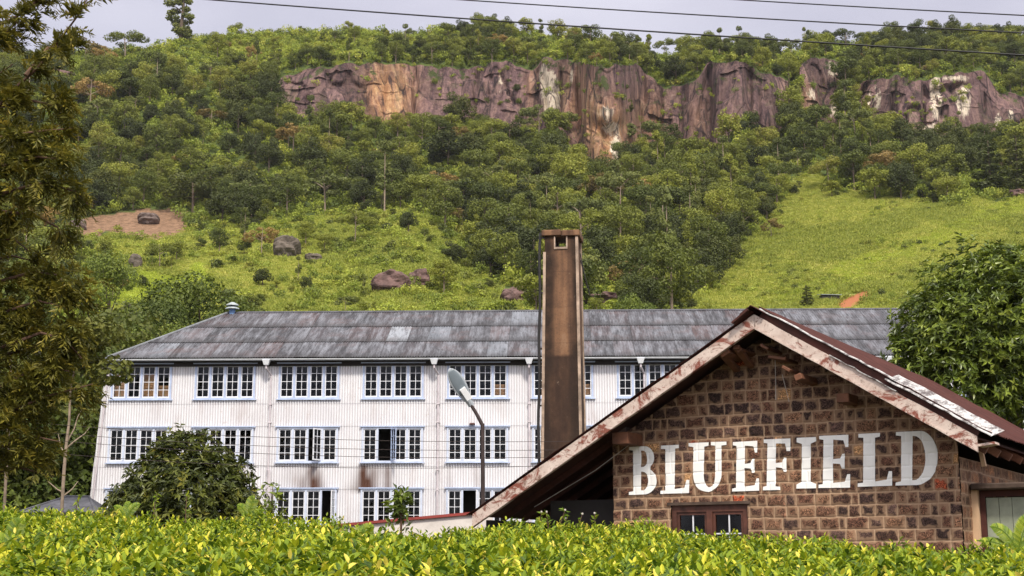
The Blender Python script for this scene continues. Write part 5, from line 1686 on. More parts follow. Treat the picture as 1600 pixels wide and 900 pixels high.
sh_ = scatter('hillside_shrubbery', Ps[sel], rg.uniform(0, 6.28, sel.sum()), scs, rg.integers(0, 4, sel.sum()), shp)
sh_['label'] = 'bushes and undergrowth covering the hillside between the trees'
Pm, _, _ = sample(90000, rg, np.where((mead_a[:-1, :-1] + .7 * shr[:-1, :-1]) > .1, 1.0, 0))
px, py = proj(Pm); mkk = masks(px, py); ok = (py < 510) & (mkk['rd'] < .5) & ((mkk['br'] < .5) | (rg.random(len(px)) < .15))
Pm = Pm[ok]; px, py = px[ok], py[ok]; mkk = {q: v[ok] for q, v in mkk.items()}
band = fbm(px / 120 + py / 55, py / 34 - px / 300, 4, 101)                     # tongues of darker and brighter grass running down the slope
ridge_ = py - (398 - (px - 1400) * .42)
bright_tuft = (mkk['mb'] > 0) | ((mkk['mr'] > 0) & (np.abs(ridge_ + 18 * (fbm(px / 50, py / 30, 2, 7) - .5)) < 16) & (fbm(px / 60, py / 30, 3, 8) > .42) & (rg.random(len(Pm)) < .62))
gk = np.where(bright_tuft, 3, np.where((band > .53) | (rg.random(len(Pm)) < .06), 2, rg.integers(0, 2, len(Pm))))
gs = rg.uniform(.5, 1.25, len(Pm)); gr_ = scatter('meadow_grass', Pm, rg.uniform(0, 6.28, len(Pm)), np.stack([gs * 1.2, gs * 1.2, gs * .8], -1), gk, [tuft_mesh(41), tuft_mesh(42, h=.45), tuft_mesh(43, h=.7, mat='grass_dark'), tuft_mesh(44, h=.45, mat='grass_bright')])
gr_['label'] = 'yellow-green grass on the open slopes'

# ------------------------------------------------------------------ the air: thin even haze round everything
hz = MB(); hz.span((-1500, -140, -3.2), (1500, 1500, 290)); g = G('thin_haze')
pv = g.n('ShaderNodeVolumePrincipled'); pv.inputs['Density'].default_value = .00005; pv.inputs['Color'].default_value = (.86, .88, .95, 1); pv.inputs['Anisotropy'].default_value = .2
g.l(pv.outputs[0], g.out.inputs['Volume'])
tag(hz.build('haze', g.m), 'thin bluish haze in the valley air', kind='stuff')
# ================================================================== helper: drop a picture point on the terrain
FLATP = TG.reshape(-1, 3); FPX, FPY = proj(FLATP)


def hill(px, py, n=6):
    d = (FPX - px) ** 2 + (FPY - py) ** 2
    d = d + 1e4 * (FLATP[:, 1] > 640)
    k = np.argsort(d)[:n]; w = 1 / (d[k] + 1)
    return (FLATP[k] * w[:, None]).sum(0) / w.sum()


# ------------------------------------------------------------------ single trees one can tell apart on the hill
def spot(key, px, pyb, pyt, label, name=None, wide=1.0, H=None):
    P = hill(px, pyb); hh = (pyb - pyt) / F * P[1] * 1.02
    H = H or {'round': 9.6, 'umbrella': 9.4, 'slim': 13.4, 'tall': 13.4, 'dense': 8.8, 'conifer': 12.6}[key.split('_')[0]]
    e = add_tree(key, P, hh / H * wide, random.uniform(0, 6), label, name=name, sz=hh / H)
    return e


for (key_, x_, b__, t__, lab_, nm_, wd_) in SPOTS: spot(key_, x_, b__, t__, lab_, nm_, wd_)


# ------------------------------------------------------------------ boulders and outcrops
def boulder(px, py, wpx, hpx, label, name='boulder', mat='crock', seed=1, flat=.8):
    P = hill(px, py + hpx * .5); s = P[1] / F
    bm = bmesh.new(); bmesh.ops.create_icosphere(bm, subdivisions=4, radius=1)
    for v in bm.verts:
        c = v.co.copy()
        blocky = Vector([max(-.72, min(.72, q)) for q in c]) * 1.25
        c = c.lerp(blocky, .35)
        nx = vnoise(c.x * 2.2 + seed, c.y * 2.2 + c.z * 3.1, seed) - .5; n2 = vnoise(c.x * 6 + seed, c.z * 6 + c.y * 4, seed + 3) - .5
        c *= 1 + .45 * float(nx) + .16 * float(n2)
        v.co = Vector((c.x * wpx * s * .5, c.y * wpx * s * .4, c.z * hpx * s * .62 + hpx * s * .30))
    me = bpy.data.meshes.new(name); bm.to_mesh(me); bm.free(); me.materials.append(M[mat])
    o = link(name, me, None, P); return tag(o, label, 'rock', None, 'thing')


M['greyrock'] = plain('grey_boulder_rock', (.105, .085, .068), .9, var=.4, scale=.6, bump=.6)
M['purplerock'] = plain('purple_brown_outcrop', (.125, .075, .068), .9, var=.55, scale=.45, bump=.8)
boulder(446, 383, 42, 36, 'big smooth grey-brown boulder on the shrubby slope', mat='greyrock', seed=3)
boulder(490, 401, 26, 14, 'small pale rock just below the big smooth boulder', mat='greyrock', seed=5)
boulder(231, 340, 34, 18, 'dark grey rock on the upper edge of the brown clearing', mat='crock', seed=7)
boulder(122, 349, 28, 18, 'grey rock at the end of the brown clearing by the hanging branches', mat='crock', seed=9)
boulder(212, 406, 20, 24, 'upright tan rock between dark bushes under the clearing', mat='greyrock', seed=11)
boulder(200, 479, 16, 14, 'small grey rock above the round trees behind the factory', mat='greyrock', seed=13)
boulder(610, 437, 62, 34, 'purple-brown rock outcrop under the bright spur', 'rock_outcrop', 'purplerock', 15)
boulder(655, 432, 34, 30, 'smaller purple outcrop beside the larger one under the spur', 'rock_outcrop', 'purplerock', 17)
boulder(805, 458, 46, 24, 'purple outcrop just left of the chimney', 'rock_outcrop', 'purplerock', 19)
boulder(945, 466, 64, 18, 'long low red-brown outcrop just right of the chimney', 'rock_outcrop', 'purplerock', 21)
boulder(1088, 440, 20, 22, 'grey rock at the foot of the meadow edge', mat='crock', seed=23)
boulder(1112, 437, 10, 10, 'small white rock at the foot of the meadow edge', mat='whitewash', seed=25)
boulder(1192, 274, 16, 18, 'rock on the slope at the top corner of the meadow', mat='crock', seed=27)
boulder(1589, 300, 26, 12, 'dark rocks under the conifer clump', mat='purplerock', seed=29)
boulder(90, 118, 60, 20, 'reddish rock ledge showing through the trees high on the slope', 'rock_outcrop', 'purplerock', 31)
boulder(140, 132, 34, 20, 'second reddish ledge high on the slope, below the skyline tree', 'rock_outcrop', 'purplerock', 33)

# little dark shed on the meadow, pylons on the skyline
P = hill(1297, 470); s = P[1] / F
shed = empty('shed', P, .2, 'tiny dark shed on the meadow beside a red earth patch', 'shed')
s *= 1.15
m = MB(); m.span((-13 * s, -4 * s, -.5), (13 * s, 6 * s, 7 * s)); m.build('wall', M['dark'], shed)
m = MB(); m.hexa([(-15 * s, -6 * s, 7 * s), (15 * s, -6 * s, 7.6 * s), (15 * s, 8 * s, 9.5 * s), (-15 * s, 8 * s, 9 * s), (-15 * s, -6 * s, 7.6 * s), (15 * s, -6 * s, 8.2 * s), (15 * s, 8 * s, 10.2 * s), (-15 * s, 8 * s, 9.7 * s)]); m.build('roof', M['tin'], shed)
for px, h, lab in ((974, 24, 'thin grey lattice pylon on the skyline notch'), (981, 22, 'second lattice pylon on the skyline notch, further one')):
    P = hill(px, 80); s = P[1] / F
    py_ = empty('pylon', P, 0, lab, 'pylon')
    m = MB(); hh = h * s
    for a, b_ in ((-1, -1), (1, -1), (1, 1), (-1, 1)): m.bar((a * 1.1, b_ * 1.1, -1), (a * .2, b_ * .2, hh), .12, .12)
    for k in range(6):
        z = hh * k / 6; r_ = 1.1 + (.2 - 1.1) * k / 6; z2 = hh * (k + 1) / 6; r2 = 1.1 + (.2 - 1.1) * (k + 1) / 6
        for y in (-1, 1): m.bar((-r_, y * r_, z), (r2, y * r2, z2), .09, .09)
    m.build('mast', M['pipe'], py_)
    m = MB()
    for q in (.72, .86): m.bar((-2.0, 0, hh * q), (2.0, 0, hh * q), .12, .12)
    m.build('cross_arm', M['pipe'], py_)

# ------------------------------------------------------------------ middle-distance trees with finer leaves
FM['mid'] = leafmat('broad_tree_leaves', [(.05, (.044, .064, .017)), (.4, (.088, .120, .026)), (.75, (.150, .185, .038)), (.97, (.22, .235, .052))], obj=.35)
FM['shade'] = leafmat('shady_wood_leaves', [(.05, (.034, .046, .013)), (.45, (.075, .092, .021)), (.97, (.150, .145, .036))], obj=.35)
FM['midd'] = leafmat('darker_broad_leaves', [(.05, (.026, .040, .011)), (.45, (.058, .082, .018)), (.97, (.13, .16, .034))], obj=.35)
for key, kd, mat, seed, n, size, h, r in (('mid_e', 'dense', 'midd', 55, 9000, .25, 6, .2), ('mid_a', 'round', 'mid', 51, 7000, .24, 7.5, .17), ('mid_b', 'dense', 'mid', 52, 8000, .24, 6, .2), ('mid_c', 'round', 'shade', 53, 7000, .26, 7.5, .13), ('mid_d', 'slim', 'shade', 54, 6000, .25, 12, .12)):
    rng = np.random.default_rng(seed); lb = rnd_lobes(kd, rng)
    PROTO[key] = (crown_mesh('crown', lb, n, size, FM[mat], seed), trunk_mesh('trunk', h, r, [(max(1.5, c[2] * .55), c) for c, _ in lb[:8]], M['palebark' if kd == 'slim' else 'bark'], .4))


def mid(key, px, pyt, Y, zb, label, wide=1.0, rz=0):
    P = at(px, 700, Y); P[2] = zb; H = {'mid_a': 9.6, 'mid_b': 8.8, 'mid_c': 9.6, 'mid_d': 13.2, 'mid_e': 8.8}[key]
    hh = at(px, pyt, Y)[2] - zb
    e = add_tree(key, P, hh / H * wide, rz, label, name='broadleaf_tree', sz=hh / H); return e


mid('mid_e', 305, 432, 128, 14.5, 'round-crowned tree rising behind the end of the factory roof', 1.05, 1)
mid('mid_e', 240, 468, 122, 13.5, 'low bushy tree left of the round-crowned one behind the factory roof', .9, 2)
mid('mid_e', 345, 486, 118, 14.0, 'small bush just behind the roof ventilator', .9, 3)
mid('mid_e', 195, 492, 112, 9, 'leafy tree behind the factory corner, lower than its neighbours', .85, 4)
mid('mid_b', 150, 505, 108, 8, 'dense tree showing over the hip of the factory roof', .9, 5)
mid('mid_b', 275, 505, 108, 11, 'bush filling the gap under the round-crowned tree', .9, .5)
mid('mid_a', 1000, 462, 150, 19.5, 'bushy tree showing over the factory roof right of the chimney', .8, .7)
mid('mid_a', 160, 398, 190, 26.5, 'pale green tree on the slope above the factory corner', .8, 1.7)
# the wood beside the factory's left end
for k, (px, pt, Y, lab) in enumerate(((-60, 470, 74, 'tree in the wood beside the factory, farthest from the wall'), (12, 455, 84, 'tall tree of the wood beside the factory, behind the bare slim trunk'), (70, 480, 78, 'leafy tree in the middle of the wood beside the factory'),
                                      (112, 500, 88, 'tree close behind the factory end wall'), (40, 560, 76, 'lower tree in front of the wood beside the factory'), (104, 590, 80, 'bushy tree against the factory end wall'),
                                      (92, 440, 98, 'tallest tree behind the wood beside the factory'), (-20, 590, 72, 'dark low tree under the hanging branches'), (150, 460, 104, 'green tree showing past the gutter end'))):
    mid(('mid_c', 'mid_e', 'mid_c')[k % 3], px, pt, Y, -1.3 if Y < 90 else 2.5, lab, 1.0, k)
for k, (px, pt, Y, w, lab) in enumerate(((10, 650, 76, 1.5, 'dark undergrowth bush at the foot of the wood, outermost'), (56, 655, 77, 1.4, 'dark undergrowth bush behind the hut'), (98, 665, 78, 1.0, 'undergrowth bush between hut and factory wall'), (-40, 660, 74, 1.4, 'undergrowth bush beside the outermost one'))):
    mid('mid_e', px, pt, Y, -1.4, lab, w, k + .3)


def stem_tree(base_px, Y, zb, pts, r0, label, limbs=()):
    P0 = at(base_px, 780, Y); P0[2] = zb; e = empty('slender_tree', P0, 0, label, 'tree'); o = Vector(P0)
    q = [Vector((0, 0, 0))] + [Vector(at(x, y, Y)) - o for x, y in pts]
    m_ = MB(); m_.tube(q, list(np.linspace(r0, r0 * .45, len(q))), 8); m_.build('trunk', M['palebark'], e, smooth=True)
    for lp in limbs:
        q = [Vector(at(x, y, Y + k_ * .3)) - o for k_, (x, y) in enumerate(lp)]
        m_ = MB(); m_.tube(q, list(np.linspace(r0 * .5, r0 * .15, len(q))), 6); m_.build('branch', M['palebark'], e, smooth=True)
    top = Vector(at(pts[-1][0], pts[-1][1], Y)) - o
    lb = [(np.array(top) + np.array([dx, dy, dz]), np.array((1.1, 1.1, .7))) for dx, dy, dz in ((0, 0, .3), (1.2, .3, -.3), (-1.2, .2, -.2), (.3, -.6, .9), (-.6, .5, 1.0), (.9, -.3, 1.2))]
    link('crown', crown_mesh('crown', lb, 3200, .22, FM['shade'], 61), e)


stem_tree(98, 56, -1.4, [(100, 735), (104, 690), (108, 660), (110, 610), (118, 570)], 0.075, 'slender tree with a pale forked trunk beside the factory wall',
          [((104, 700), (118, 688), (132, 678), (140, 668)), ((103, 712), (95, 698), (91, 678)), ((105, 690), (116, 670), (122, 650), (128, 640)), ((100, 770), (90, 765), (75, 752)), ((99, 775), (112, 765), (122, 752))])
stem_tree(10, 60, -1.4, [(12, 690), (16, 620), (17, 540)], 0.075, 'thin pale straight trunk in the wood beside the factory')

# ------------------------------------------------------------------ rosette-leaved trees: glossy tree right, bush before the factory
def leafy(lobes_px, Y, n_ros, per, L, W, seed, spread=.9, jitter=1.0):
    """lobes in picture terms (px, py, radius px, depth offset m); leaves in rosettes on shoots over each lobe"""
    rng = np.random.default_rng(seed); C_, Rr = [], []
    for (x, y, r, dy) in lobes_px:
        C_.append(at(x, y, Y + dy)); Rr.append(r / F * (Y + dy))
    C_, Rr = np.array(C_), np.array(Rr); w = Rr ** 2 / (Rr ** 2).sum(); k = rng.choice(len(Rr), n_ros, p=w)
    d = rand_dirs(n_ros, rng); sc = 1.14 - .55 * rng.random(n_ros) ** 1.5
    sc *= 1 + .5 * (fbm(d[:, 0] * 2.6 + k * 3.1, d[:, 2] * 2.6 + d[:, 1] * 2, 3, seed) - .5)
    P = C_[k] + d * (Rr[k] * sc)[:, None]
    ax_ = unit(d * .9 + np.array([0, 0, .75]) + rng.normal(size=d.shape) * .35)
    PP, DD, NN, LL, TT = [], [], [], [], []
    shade = rng.random(n_ros)
    for j in range(per):
        a = 2 * PI * j / per + rng.random(n_ros) * 1.2
        e1 = unit(np.cross(ax_, np.array([.3, .8, .5]))); e2 = np.cross(ax_, e1)
        out = e1 * np.cos(a)[:, None] + e2 * np.sin(a)[:, None]
        D = unit(out * spread + ax_ * rng.uniform(.05, .9, n_ros)[:, None] - np.array([0, 0, .15]))
        PP.append(P + ax_ * (rng.random(n_ros) * L * .6)[:, None]); DD.append(D); NN.append(unit(ax_ * .8 + rng.normal(size=D.shape) * .25)); LL.append(L * rng.uniform(.65, 1.25, n_ros))
        TT.append(np.clip(shade * .75 + .25 * rng.random(n_ros), 0, 1))
    P, D, N, Ln_, T_ = map(np.concatenate, (PP, DD, NN, LL, TT))
    V, T = leaf_arrays(P, D, N, Ln_, Ln_ * W, .22, .16)
    return V, T, np.repeat(T_, 4), C_, Rr


FM['glossy'] = leafmat('glossy_dark_leaves', [(.05, (.032, .050, .012)), (.45, (.092, .130, .025)), (.8, (.195, .245, .048)), (.99, (.29, .33, .075))], .18, .38, .45, 0)
FM['bushy'] = leafmat('dark_bush_leaves', [(.05, (.018, .026, .009)), (.5, (.060, .076, .017)), (.85, (.125, .135, .032)), (.99, (.22, .185, .045))], .18, .45, .4, 0)
LOB_R = [(1550, 446, 52, 0), (1485, 478, 46, .5), (1605, 462, 68, .8), (1438, 520, 42, .3), (1495, 520, 72, -.5), (1580, 505, 92, -.6), (1428, 572, 40, 0), (1470, 575, 60, -.4), (1540, 580, 70, -.5), (1620, 565, 90, 0), (1425, 545, 26, -.3),
         (1530, 470, 80, .3), (1665, 500, 90, .8), (1408, 590, 22, .2), (1700, 560, 90, 1), (1590, 408, 22, .5), (1508, 440, 18, .2), (1455, 482, 18, .1), (1570, 610, 45, -.3)]
V, T, tint, C_, Rr = leafy(LOB_R, 36, 5200, 8, .185, .38, 71)
P0 = at(1580, 700, 36.5); P0[2] = -1.3
rt = empty('glossy_leaved_tree', P0, 0, 'large glossy dark green tree behind the rusty roof', 'tree')
link('crown', mesh_np('crown', V - P0, [T], {'tint': tint}, [FM['glossy']]), rt)
m = MB(); o = Vector(P0); tp_ = Vector(at(1575, 520, 36.5)) - o
m.tube([(0, 0, 0), tp_ * .5 + Vector((.1, 0, 0)), tp_], [.26, .22, .14], 9)
for c, r in list(zip(C_, Rr)):
    c = Vector(c) - o; a = tp_ * random.uniform(.45, .95); m.tube([a, a.lerp(c, .5) + Vector((0, 0, -.1)), c], [.09, .06, .02], 5)
m.build('trunk', M['bark'], rt)

LOB_B = [(282, 722, 34, 0), (244, 752, 36, -.2), (326, 748, 36, -.2), (288, 768, 50, -.6), (218, 786, 30, 0), (358, 780, 26, 0), (276, 684, 13, 0), (318, 698, 22, .1), (246, 716, 17, .1), (345, 720, 16, .1), (190, 790, 18, .1), (384, 765, 13, 0), (262, 700, 14, .1), (300, 690, 12, -.1), (228, 738, 15, 0), (355, 742, 15, 0), (205, 765, 13, .1), (372, 775, 12, 0), (300, 800, 75, -.3), (230, 815, 60, 0), (370, 810, 45, 0), (372, 742, 18, 0), (180, 800, 18, 0)]
V, T, tint, C_, Rr = leafy(LOB_B, 44, 2300, 7, .22, .38, 73)
P0 = at(285, 800, 44); P0[2] = -1.4
bt = empty('dark_bush', P0, 0, 'dark leafy bush standing in front of the factory windows', 'bush')
link('crown', mesh_np('crown', V - P0, [T], {'tint': tint}, [FM['bushy']]), bt)
m = MB(); o = Vector(P0)
for c, r in zip(C_, Rr):
    c = Vector(c) - o; m.tube([(random.uniform(-.2, .2), random.uniform(-.2, .2), 0), c * .5 + Vector((0, 0, .2)), c], [.06, .045, .015], 5)
m.build('trunk', M['bark'], bt)
for (px, pt, Y, sd, lobs, lab) in ((425, 760, 30, 75, [(424, 770, 12, 0), (430, 790, 14, 0), (415, 800, 14, 0), (428, 812, 14, 0)], 'small dark sapling at the corner of the third ground-floor window'),
                                   (627, 768, 24, 77, [(628, 776, 10, 0), (622, 792, 12, 0), (634, 796, 10, 0), (626, 812, 12, 0)], 'leafy sapling growing in front of the low red-capped wall')):
    V, T, tint, C_, Rr = leafy(lobs, Y, 34, 6, .15, .36, sd)
    P0 = at(px, 810, Y); P0[2] = -1.3; e = empty('sapling', P0, 0, lab, 'sapling')
    link('foliage', mesh_np('foliage', V - P0, [T], {'tint': tint}, [FM['glossy']]), e)
    m = MB(); o = Vector(P0); m.tube([(0, 0, 0), Vector(at(px, 800, Y)) - o, Vector(at(px + 1, pt, Y)) - o], [.025, .02, .008], 6)
    for c in C_: m.tube([Vector(at(px, 812, Y)) - o, Vector(c) - o], [.012, .006], 5)
    m.build('stem', M['twig'], e)

# ------------------------------------------------------------------ feathery brown-green tree hanging in at the left
FM['feather'] = leafmat('olive_brown_feathery_leaves', [(.03, (.026, .029, .008)), (.35, (.066, .068, .016)), (.65, (.14, .128, .026)), (.88, (.235, .195, .040)), (1, (.34, .255, .055))], .28, .5, .3, 0)
LY0 = 13.5
LIMBS = [  # (px, py, depth) polylines and tufts per limb, spread in px
    ([(-90, 300, .8), (10, 150, .2), (60, 105, 0), (95, 60, -.2), (125, 20, -.3), (150, -30, -.3)], 110, 16), ([(40, 118, 0), (75, 75, .2), (110, 70, .3), (128, 58, .3)], 45, 13), ([(-60, 120, 0), (0, 60, .2), (40, 20, .3), (75, -20, .3)], 105, 20),
    ([(-60, 60, .5), (20, 30, .4), (60, 0, .3), (100, -25, .2)], 70, 16), ([(-90, 240, .6), (-10, 170, .4), (40, 155, .2), (85, 165, 0), (112, 172, -.1)], 170, 20), ([(-90, 280, .2), (0, 215, 0), (60, 205, -.2), (118, 200, -.2)], 160, 22),
    ([(-90, 330, .2), (0, 260, 0), (60, 245, -.2), (105, 250, -.3)], 200, 24), ([(-90, 350, 0), (10, 300, 0), (70, 285, -.2), (120, 300, -.2), (138, 320, -.2)], 170, 20), ([(-90, 380, 0), (0, 330, 0), (50, 335, .1), (90, 355, .1), (98, 372, .1)], 120, 18),
    ([(-90, 430, .3), (-10, 380, .2), (20, 372, .2), (45, 392, .3)], 60, 16), ([(-90, 480, .6), (0, 440, .5), (50, 425, .3), (92, 430, .2), (112, 470, .1)], 200, 26), ([(-90, 540, .6), (0, 490, .4), (60, 470, .2), (102, 480, .1)], 230, 28),
    ([(-90, 590, .5), (10, 540, .3), (64, 520, .2), (102, 530, .1), (128, 560, .1)], 240, 26), ([(-90, 640, .4), (10, 600, .3), (64, 570, .2), (108, 580, .1)], 220, 26), ([(-90, 690, .4), (0, 650, .3), (70, 620, .2), (145, 600, .2)], 190, 26),
    ([(-90, 720, .5), (0, 700, .4), (46, 680, .3), (92, 690, .3)], 170, 28), ([(-90, 600, .9), (-10, 560, .9), (60, 540, .8), (100, 550, .8)], 120, 30), ([(-90, 200, .9), (-20, 130, .8), (20, 100, .8)], 90, 26), ([(-90, 440, .9), (-30, 410, .8), (20, 400, .8), (60, 410, .8)], 60, 20),
    ([(-90, 760, .5), (-20, 740, .5), (30, 730, .5), (84, 745, .5)], 130, 30),
]
rng = np.random.default_rng(81)
P0 = at(-110, 700, LY0 + .6); P0[2] = -1.5; o = Vector(P0)
ft = empty('feathery_tree', P0, 0, 'tall feathery olive-brown tree whose branches hang in from the side', 'tree')
m = MB(); m.tube([(0, 0, 0), Vector(at(-108, 420, LY0 + .6)) - o, Vector(at(-95, 120, LY0 + .6)) - o, Vector(at(-90, -80, LY0 + .6)) - o], [.24, .19, .13, .07], 10); m.build('trunk', M['bark'], ft)
PP, DD, TT = [], [], []
for pl, nt, spx in LIMBS:
    pts = np.array([at(x, y, LY0 + dy) for x, y, dy in pl]); seg = np.linalg.norm(np.diff(pts, axis=0), axis=1); cum = np.concatenate([[0], np.cumsum(seg)])
    m = MB(); m.tube([Vector(p) - o for p in pts], list(np.linspace(.022, .005, len(pts))), 6); m.build('branch', M['twig'], ft)
    nt = int(nt * .82); nd = max(3, int(cum[-1] / .26)); nodes = (np.arange(nd) + rng.uniform(.1, .9, nd)) / nd; nofs = rng.normal(size=(nd, 3)) * spx / F * LY0 * .5
    kn_ = rng.integers(0, nd, nt); s = np.clip(nodes[kn_] + rng.normal(0, .018, nt), 0, 1) * cum[-1]; p = np.stack([np.interp(s, cum, pts[:, q]) for q in range(3)], -1)
    dirn = np.stack([np.interp(s + .05, cum, pts[:, q]) - np.interp(s - .05, cum, pts[:, q]) for q in range(3)], -1)
    off = nofs[kn_] + rng.normal(size=(nt, 3)) * spx / F * LY0 * .40
    PP.append(p + off); DD.append(unit(unit(dirn) * .7 + rng.normal(size=(nt, 3)) * .55 + off / (spx / F * LY0) * .5)); TT.append(np.clip(rng.normal(.42, .2, nt) + .12 * (off[:, 2] > 0), 0, 1))
P, D, TT = np.concatenate(PP), np.concatenate(DD), np.concatenate(TT)
per = 18; L_, DL, NL, TL, PL = [], [], [], [], []
e1 = unit(np.cross(D, np.array([.2, .3, 1.0]))); e2 = np.cross(e1, D)
for j in range(per):
    t = j / per; sgn = 1 if j % 2 else -1
    base_ = P + D * (.15 * t)[..., None] if False else P + D * (.17 * t)
    drp = base_ - np.array([0, 0, .10 * t * t])
    a = rng.normal(0, .5, len(P))[:, None]
    dd = unit(D * .75 + sgn * (e1 * np.cos(a) + e2 * np.sin(a)) * .8 + np.array([0, 0, -.22]) + rng.normal(size=D.shape) * .16)
    PL.append(drp); DL.append(dd); NL.append(unit(e2 + rng.normal(size=D.shape) * .35)); L_.append(.105 * (1 - .45 * t) * rng.uniform(.7, 1.3, len(P))); TL.append(np.clip(TT * .75 + .25 * rng.random(len(P)) + .12 * t, 0, 1))
V, T = leaf_arrays(np.concatenate(PL), np.concatenate(DL), np.concatenate(NL), np.concatenate(L_), np.concatenate(L_) * .24, .1, .1)
link('crown', mesh_np('crown', V - P0, [T], {'tint': np.repeat(np.concatenate(TL), 4)}, [FM['feather']]), ft)

# ================================================================== tea bushes in the foreground
EDGE = np.array([(-300, 785), (0, 792), (120, 800), (250, 806), (420, 812), (520, 822), (620, 822), (700, 820), (780, 818), (860, 818), (960, 824), (1100, 826), (1200, 834), (1300, 846), (1400, 862), (1520, 868), (1620, 870), (1900, 874)], float)
YN, YF = 2.9, 8.2


def tea_z(px, Y):
    tf = elev(np.interp(px, EDGE[:, 0], EDGE[:, 1]) + 18); tn = elev(np.full_like(px, 935.0))
    t = np.clip((Y - YN) / (YF - YN), 0, 1.2)
    T_ = tn + (tf - tn) * t ** .75
    return T_ * Y


rng = np.random.default_rng(91)
def tea_points(n):
    Y = np.sqrt(rng.uniform(YN ** 2, YF ** 2, n)); px = rng.uniform(-220, 1820, n)
    X = (px - 800) / F * Y * 1.0
    z = tea_z(px, Y) + (fbm(X * 1.6, Y * 1.6, 3, 93) - .5) * .20 + (fbm(X * 7, Y * 7, 2, 94) - .5) * .12
    return X, Y, z


FM['tea'] = leafmat('tea_leaves', [(.0, (.020, .042, .008)), (.25, (.048, .090, .012)), (.45, (.105, .165, .017)), (.65, (.20, .265, .020)), (.85, (.36, .385, .028)), (.95, (.56, .52, .06)), (1, (.66, .55, .14))], .32, .5, .25, 0)
# mature leaves below, young upright shoots above
n1 = 100000
X, Y, z = tea_points(n1); dep = rng.exponential(.10, n1)
P1 = np.stack([X, Y, z - .03 - dep], -1); a = rng.uniform(0, 2 * PI, n1)
D1 = unit(np.stack([np.cos(a), np.sin(a), rng.normal(.30, .45, n1)], -1)); N1 = unit(np.stack([rng.normal(0, .4, n1), rng.normal(0, .4, n1), np.ones(n1)], -1))
L1_ = rng.uniform(.026, .050, n1); T1 = np.clip(rng.normal(.33, .2, n1), 0, .85)
n2 = 30000; X, Y, z = tea_points(n2)
PS, DS, NS, LS, TS = [P1], [D1], [N1], [L1_], [T1]
st = rng.normal(.475, .18, n2); hgt = rng.uniform(.0, .05, n2)
for j in range(4):
    a = j * 2.4 + rng.uniform(0, 2 * PI, n2); up = (.35, .6, 1.0, 2.2)[j]
    D = unit(np.stack([np.cos(a), np.sin(a), rng.normal(up, .3, n2)], -1))
    PS.append(np.stack([X, Y, z - .035 + hgt + .012 * j], -1)); DS.append(D); NS.append(unit(np.stack([-np.cos(a) * .6, -np.sin(a) * .6, np.ones(n2)], -1) + rng.normal(size=(n2, 3)) * .3))
    LS.append(rng.uniform(.9, 1.25, n2) * (.041, .037, .031, .024)[j]); TS.append(np.clip(st + (.0, .06, .12, .2)[j] + rng.normal(0, .09, n2), 0, 1))
P, D, N, Ln_, TT = map(np.concatenate, (PS, DS, NS, LS, TS))
V, T, Q = leaf_arrays_fine(P, D, N, Ln_, Ln_ * rng.uniform(.36, .46, len(P)), rng.uniform(.1, .9, len(P)))
# twigs
tw = MB(); X, Y, z = tea_points(2600)
vb = []
for q in range(len(X)):
    b_ = Vector((X[q], Y[q], z[q] - .42)); t_ = Vector((X[q] + random.uniform(-.12, .12), Y[q] + random.uniform(-.12, .12), z[q] - random.uniform(.0, .05)))
    tw.tube([b_, t_], [.006, .003], 3, caps=False)
nv = len(V); TV = np.array(tw.v); TQ = np.array(tw.f)
me = mesh_np('tea_bushes', np.concatenate([V, TV]), [T, Q, TQ + nv], {'tint': np.concatenate([np.repeat(TT, 8), np.full(len(TV), .1)])}, [FM['tea'], M['twig']],
             np.concatenate([np.zeros(len(T) + len(Q), int), np.ones(len(TQ), int)]))
tea = tag(link('tea_bushes', me), 'carpet of yellow-green tea bushes filling the front of the picture', kind='stuff')
# dark inner mass of the bushes
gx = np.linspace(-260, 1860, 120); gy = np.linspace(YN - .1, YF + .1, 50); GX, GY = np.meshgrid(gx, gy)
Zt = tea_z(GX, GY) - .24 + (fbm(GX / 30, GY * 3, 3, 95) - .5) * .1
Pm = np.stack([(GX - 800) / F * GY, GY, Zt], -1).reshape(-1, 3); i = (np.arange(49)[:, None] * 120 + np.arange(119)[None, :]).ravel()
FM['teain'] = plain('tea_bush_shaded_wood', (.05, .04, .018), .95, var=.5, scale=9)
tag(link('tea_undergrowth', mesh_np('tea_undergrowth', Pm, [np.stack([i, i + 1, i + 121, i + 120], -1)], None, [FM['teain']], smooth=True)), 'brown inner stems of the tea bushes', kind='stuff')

# ------------------------------------------------------------------ ferns and weeds standing out of the tea
FM['fern'] = leafmat('fern_fronds', [(.0, (.09, .16, .02)), (.5, (.17, .25, .03)), (1, (.32, .36, .05))], .35, .45, .3, 0)


